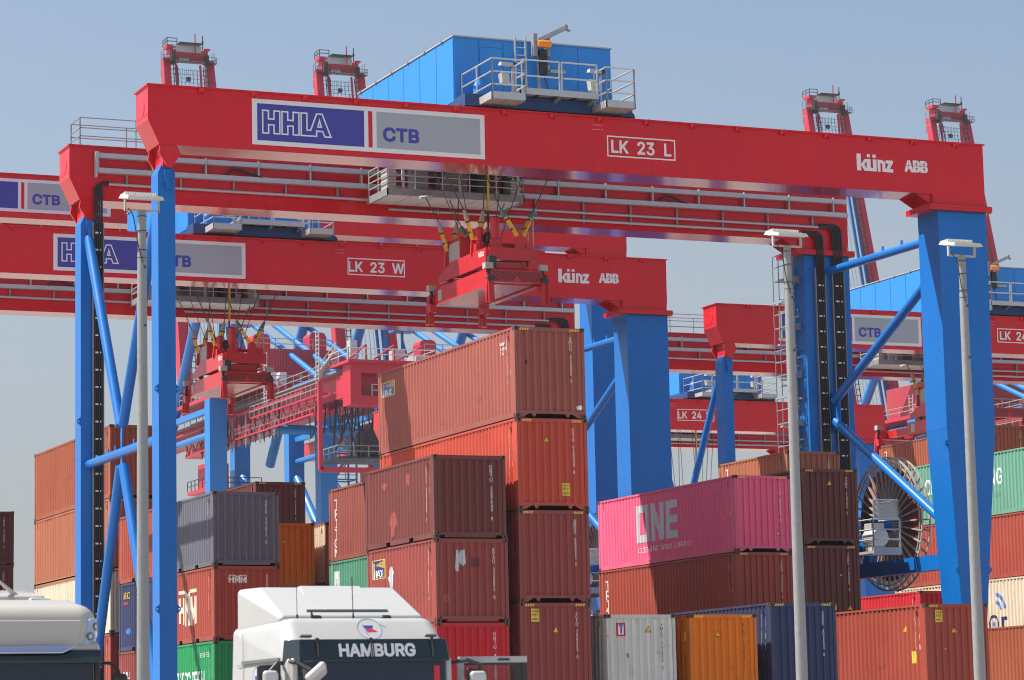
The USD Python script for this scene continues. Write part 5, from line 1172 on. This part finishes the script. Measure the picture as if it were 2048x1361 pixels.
    part(mh, 'handrail', rail_path(MB(), [(-3.2, -4.8, 43.0), (5.3, -4.8, 43.0)]).rail([(-6.4, 17, 38.7), (-6.4, -7.4, 38.7), (5.6, -7.4, 38.7)], h=1.1, bars=(1.1, .55), sp=2.2, r=.05), GALVD)
    for i in range(4): part(mh, 'air_conditioner', MB().box(-4.9+i*1.15, -4.1+i*1.15, -7.2, -6.2, 38.9, 40.2), WHITE)
    for (x, y, w, h) in ((-2.6, -2, 1.9, 2.0), (2.2, 4, 1.8, 1.0), (3.4, -3, 1.9, 2.2), (8.4, -14, 2.0, 1.3)):
        P = Polygon([(x, 43.0), (x, 43.0+h-.5), (x+.15, 43.0+h-.15), (x+.5, 43.0+h), (x+w-.5, 43.0+h), (x+w-.15, 43.0+h-.15), (x+w, 43.0+h-.5), (x+w, 43.0)])
        part(t, 'sheave_housing', MB().prism(P, lambda a, b, k: (a, y+2.2*k, b-(4.0 if x > 8 else 0))), R)
    # pylon
    for sx in (-1, 1):
        b0, b1 = (sx*3.35, 20.0, 38.2), (sx*2.68, 30.0, 82.3)
        pl = part(t, 'pylon_leg', MB().hexa([np.array(b0)+o for o in ((-.65, -.9, 0), (.65, -.9, 0), (.65, .9, 0), (-.65, .9, 0))]+[np.array(b1)+o for o in ((-.42, -.6, 0), (.42, -.6, 0), (.42, .6, 0), (-.42, .6, 0))]), R)
        lad = MB()
        for o in (-.25, .25): lad.beam((b0[0]-sx*.85+o, b0[1]-1.2, b0[2]), (b1[0]-sx*.85+o, b1[1]-1.2, b1[2]-1), .09, .09)
        for i in range(60):
            q = i/60; p = np.array(b0)*(1-q)+np.array(b1)*q+np.array((-sx*.85, -1.2, 0))
            lad.tube(p-[.35, 0, 0], p+[.35, 0, 0], .05, 4)
        part(pl, 'ladder', lad, DARK)
    top = part(t, 'pylon_head', MB().box(-2.35, 2.35, 29.3, 30.7, 82.1, 83.4).box(-2.75, -1.9, 29.2, 30.8, 83.5, 83.9).box(1.9, 2.6, 29.2, 30.8, 83.5, 83.7), R)
    part(top, 'lower_walkway', MB().box(-3.2, 3.2, 28.5, 29.2, 81.75, 81.83), DARK)
    part(top, 'roof_platform', MB().box(-1.4, 1.4, 28.4, 31.4, 84.0, 84.12), DARK)
    part(top, 'window_strip', MB().box(-1.6, 1.5, 29.25, 29.29, 83.1, 83.9).box(-1.2, .0, 29.25, 29.29, 81.9, 82.4), GALV)
    part(top, 'handrail', rail_path(MB(), [(-3.2, 29.2, 81.8), (-3.2, 28.5, 81.8), (3.2, 28.5, 81.8), (3.2, 29.2, 81.8)], h=.7, sp=1.1, r=.03).rail([(-2.7, 31, 83.9), (-2.7, 29.2, 83.9), (-1.5, 29.2, 83.9)], h=.8, bars=(.8, .4), sp=1.2, r=.05), DARK)
    part(top, 'side_ladder', MB().rail([(-3.1, 29.6, 80.2), (-3.1, 30.4, 80.2)], h=3.0, bars=(3.0, 2, 1), sp=.8, r=.05).rail([(3.2, 29.6, 80.2), (3.2, 30.4, 80.2)], h=3.2, bars=(3.2, 2, 1), sp=.8, r=.04), GALVD)
    part(top, 'mast', MB().tube((.75, 29, 82.0), (.6, 28.8, 85.3), .07, 6), R)
    part(top, 'mast', MB().tube((1.6, 29, 83.5), (1.6, 29, 85.2), .06, 6).box(1.5, 1.7, 28.9, 29.1, 84.2, 84.5), DARK)
    for x in (-1.75, 1.25): part(top, 'hanging_spar', MB().tube((x, 28.9, 81.5), (x+.18, 28.9, 78.7), .14, 6), R)
    gr = MB()
    for z in (81.0, 80.5, 80.0, 79.5): gr.beam((-2.1, 29.6, z), (2.1, 29.6, z), .035, .035)
    for x in np.linspace(-2.1, 2.1, 10): gr.beam((x, 29.6, 79.5), (x, 29.6, 81.2), .035, .035)
    for x in (1.3, 2.1): gr.beam((x, 29.6, 78.3), (x, 29.6, 79.5), .06, .06)
    gr.beam((1.3, 29.6, 78.3), (2.1, 29.6, 78.3), .06, .06)
    part(top, 'rope_screen', gr, DARK)
    part(top, 'sheave', MB().box(-2.3, -1.8, 28.7, 29.2, 81.4, 83.0), DARK); part(top, 'sheave', MB().box(1.9, 2.3, 28.7, 29.2, 81.4, 82.8), DARK)
    part(top, 'lamp_box', MB().box(-.3, .2, 29.2, 29.5, 79.6, 80.1), DARK)
    rp = MB()
    for i in range(6):
        x = -1.5+i*.5
        rp.tube((x, 29.5, 81), (x*1.1, 20, 40), .025, 4)
    part(t, 'hoist_ropes', rp, GALVD)
    # stay tubes
    for x in (.6, 3.2, 7.0):
        part(t, 'stay_tube', MB().tube((x, -17, 37.6), (x, 26, 54.6), .30, 12), B, smooth=30)
    for x in (1.7, 2.4): part(t, 'stay_tube', MB().tube((x, 20, 38), (x, 29, 76), .20, 8), B, smooth=30)
    # light masts
    for (x, y) in ((-4.2, 4.5), (-.8, 8.0)):
        lm = part(t, 'light_mast', MB().tube((x, y, 43), (x, y, 47.2), .16, 6).tube((x+1.0, y, 43), (x, y, 46.5), .12, 6).box(x-1.3, x+1.3, y-.9, y+.9, 47.2, 47.45), B)
        part(lm, 'handrail', rail_path(MB(), [(x-1.3, y+.9, 47.45), (x-1.3, y-.9, 47.45), (x+1.3, y-.9, 47.45), (x+1.3, y+.9, 47.45)], h=1.9, sp=1.0, r=.06), GALVD)
    # lattice stair tower
    tw = MB()
    for (x, y) in ((7.8, 2), (10.4, 2), (7.8, 4.6), (10.4, 4.6)): tw.beam((x, y, 1), (x, y, 45), .18, .18)
    for k in range(14):
        z = 2+3.1*k
        for (p, q) in (((7.8, 2), (10.4, 2)), ((7.8, 4.6), (10.4, 4.6)), ((7.8, 2), (7.8, 4.6)), ((10.4, 2), (10.4, 4.6))):
            tw.beam((*p, z), (*q, z), .14, .14)
        s_ = k % 2
        tw.beam((7.8 if s_ else 10.4, 2, z), (10.4 if s_ else 7.8, 2, z+3.1), .12, .12)
    tw_p = part(t, 'stair_tower', tw, B)
    stt = MB()
    for k in range(13):
        z = 2+3.1*k; s_ = k % 2
        stt.beam((8.0 if s_ else 10.2, 3.3, z), (10.2 if s_ else 8.0, 3.3, z+3.1), .8, .16)
        stt.rail([(7.8, 1.9, z), (10.4, 1.9, z)], h=1.0, bars=(1.0, .5), sp=1.3, r=.05)
    part(tw_p, 'stair_flight', stt, GALVD)
    # hanging cab, festoon loops
    cb = part(t, 'operator_cab', MB().box(-4.2, -1.6, 10, 13, 29.4, 32.2).box(-4.8, 1.5, 8.0, 15, 29.0, 29.4).box(-3.6, -2.2, 10.5, 12, 32.2, 36.0), R)
    part(cb, 'cab_window', MB().box(-4.0, -1.8, 9.95, 9.99, 30.0, 31.6), DARK)
    part(cb, 'handrail', rail_path(MB(), [(-4.8, 15, 29.4), (-4.8, 8, 29.4), (1.5, 8, 29.4)], sp=1.4), DARK)
    part(cb, 'cab_ropes', MB().tube((-4.2, 11, 29), (-4.2, 11, 22), .04, 4).tube((-3.0, 11, 29), (-3.0, 11, 22), .04, 4).tube((-1.8, 11, 29), (-1.8, 11, 22), .04, 4), DARK)
    for i in range(18):
        y = -16+i*1.55
        fl = MB()
        for o in (-.32, -.12, .12, .32):
            d = 3.0+.5*math.sin(i*2.1+o*5)
            fl.path([(-4.55+o*.3, y+o, 36.0), (-4.55+o*.2, y+o*1.2, 34.0), (-4.55, y+o*1.1, 36-d*.85), (-4.55, y+o*.5, 36-d), (-4.55, y, 36-d-.12)], .07, 5)
        part(t, 'festoon_loop', fl, (BLACK, GALVD, DARK)[i % 3])
    part(t, 'festoon_rail', MB().box(-4.7, -4.4, -24, 20, 35.95, 36.15), R)
    for k, y in enumerate((-27, -24, -21, -18, -15)):
        part(t, 'hanging_cable', MB().path([(2.0, y, 36), (2.4, y+.6, 33.0+.4*k), (3.0, y+1.3, 32.2), (3.4, y+2, 34), (3.6, y+2.3, 36)], .08, 5), DARK)
        part(t, 'hanging_cable', MB().path([(-1.0, y, 36), (-.6, y+.6, 32.5), (0, y+1.3, 31.9+.3*k), (.4, y+2, 34), (.6, y+2.3, 36)], .08, 5), DARK)
    rl = rail_path(MB(), [(-5.0, -30, 35.2), (-5.0, -8, 35.2)], sp=1.5, r=.05)
    gw = part(t, 'girder_gangway', MB().box(-5.0, -4.2, -30, -8, 35.05, 35.2), R); part(gw, 'handrail', rl, GALVD)
    for y in (-28, -12, 4):
        lt = MB()
        for o in (-.4, .4): lt.beam((-4.6, y+o, 36.2), (-4.6, y+o, 41.5), .10, .10)
        for i in range(12): lt.beam((-4.6, y-.4, 36.4+i*.42), (-4.6, y+.4, 36.4+i*.42), .07, .07)
        part(t, 'cage_ladder', lt, GALV)
    gp = part(t, 'hook_platform', MB().box(-1.0, 5.2, -24, -18, 29.5, 29.7), DARK)
    part(gp, 'handrail', rail_path(MB(), [(-1.0, -18, 29.7), (-1.0, -24, 29.7), (5.2, -24, 29.7), (5.2, -18, 29.7)], sp=1.4, r=.06), GALVD)
    for x in (-.6, 1.4, 2.2, 4.8): part(gp, 'hanger', MB().beam((x, -21, 29.7), (x*.8+.4, -21, 36.2), .16, .16), DARK)
    for (a_, b_) in (((-.6, 29.8), (2.0, 35.8)), ((2.2, 29.8), (.4, 35.8)), ((2.4, 29.8), (4.6, 35.8))): part(gp, 'hanger', MB().beam((a_[0], -21, a_[1]), (b_[0], -21, b_[1]), .12, .12), DARK)
    part(gp, 'motor_block', MB().box(2.6, 4.4, -23, -19, 30.0, 32.6), DARK)
    part(t, 'blue_pipe', MB().tube((-3.5, -12, 33.6), (5.5, -12, 33.6), .5, 12), B, smooth=30)
    part(t, 'inner_box_girder', MB().box(-2.4, 2.4, -27, -14, 36.4, 37.9), B)
    return t
mat_house = mat('house_red', (.36, .03, .045), .5, var=.08, vscale=.2)
qc = quay_crane((97.5, 290.0, 0), 'red and blue ship crane at left, its boom and festoon cables above the containers')
copy_of(qc, 'quay_crane', (116.6, 290.0, 0), 'red and blue ship crane second from the left, its top beside the blue trolley')
copy_of(qc, 'quay_crane', (184.2, 290.0, 0), 'red and blue ship crane behind the middle lamp pole, third from the left')
copy_of(qc, 'quay_crane', (202.9, 290.0, 0), 'red and blue ship crane furthest to the right, above the end of the long girder')

# ---------------------------------------------------------------- air
HAZE = usdkit.material(stage, '/World/Looks/haze_air', {'v': ('principled_volume', {'color': (.86, .91, 1.0), 'density': HAZE_D, 'anisotropy': 0.2})}, volume='v.volume')
solo('haze', MB().box(-750, 1250, -350, 1950, -1.0, 95.0), HAZE, 'thin summer haze over the container yard', 'haze', kind='stuff')
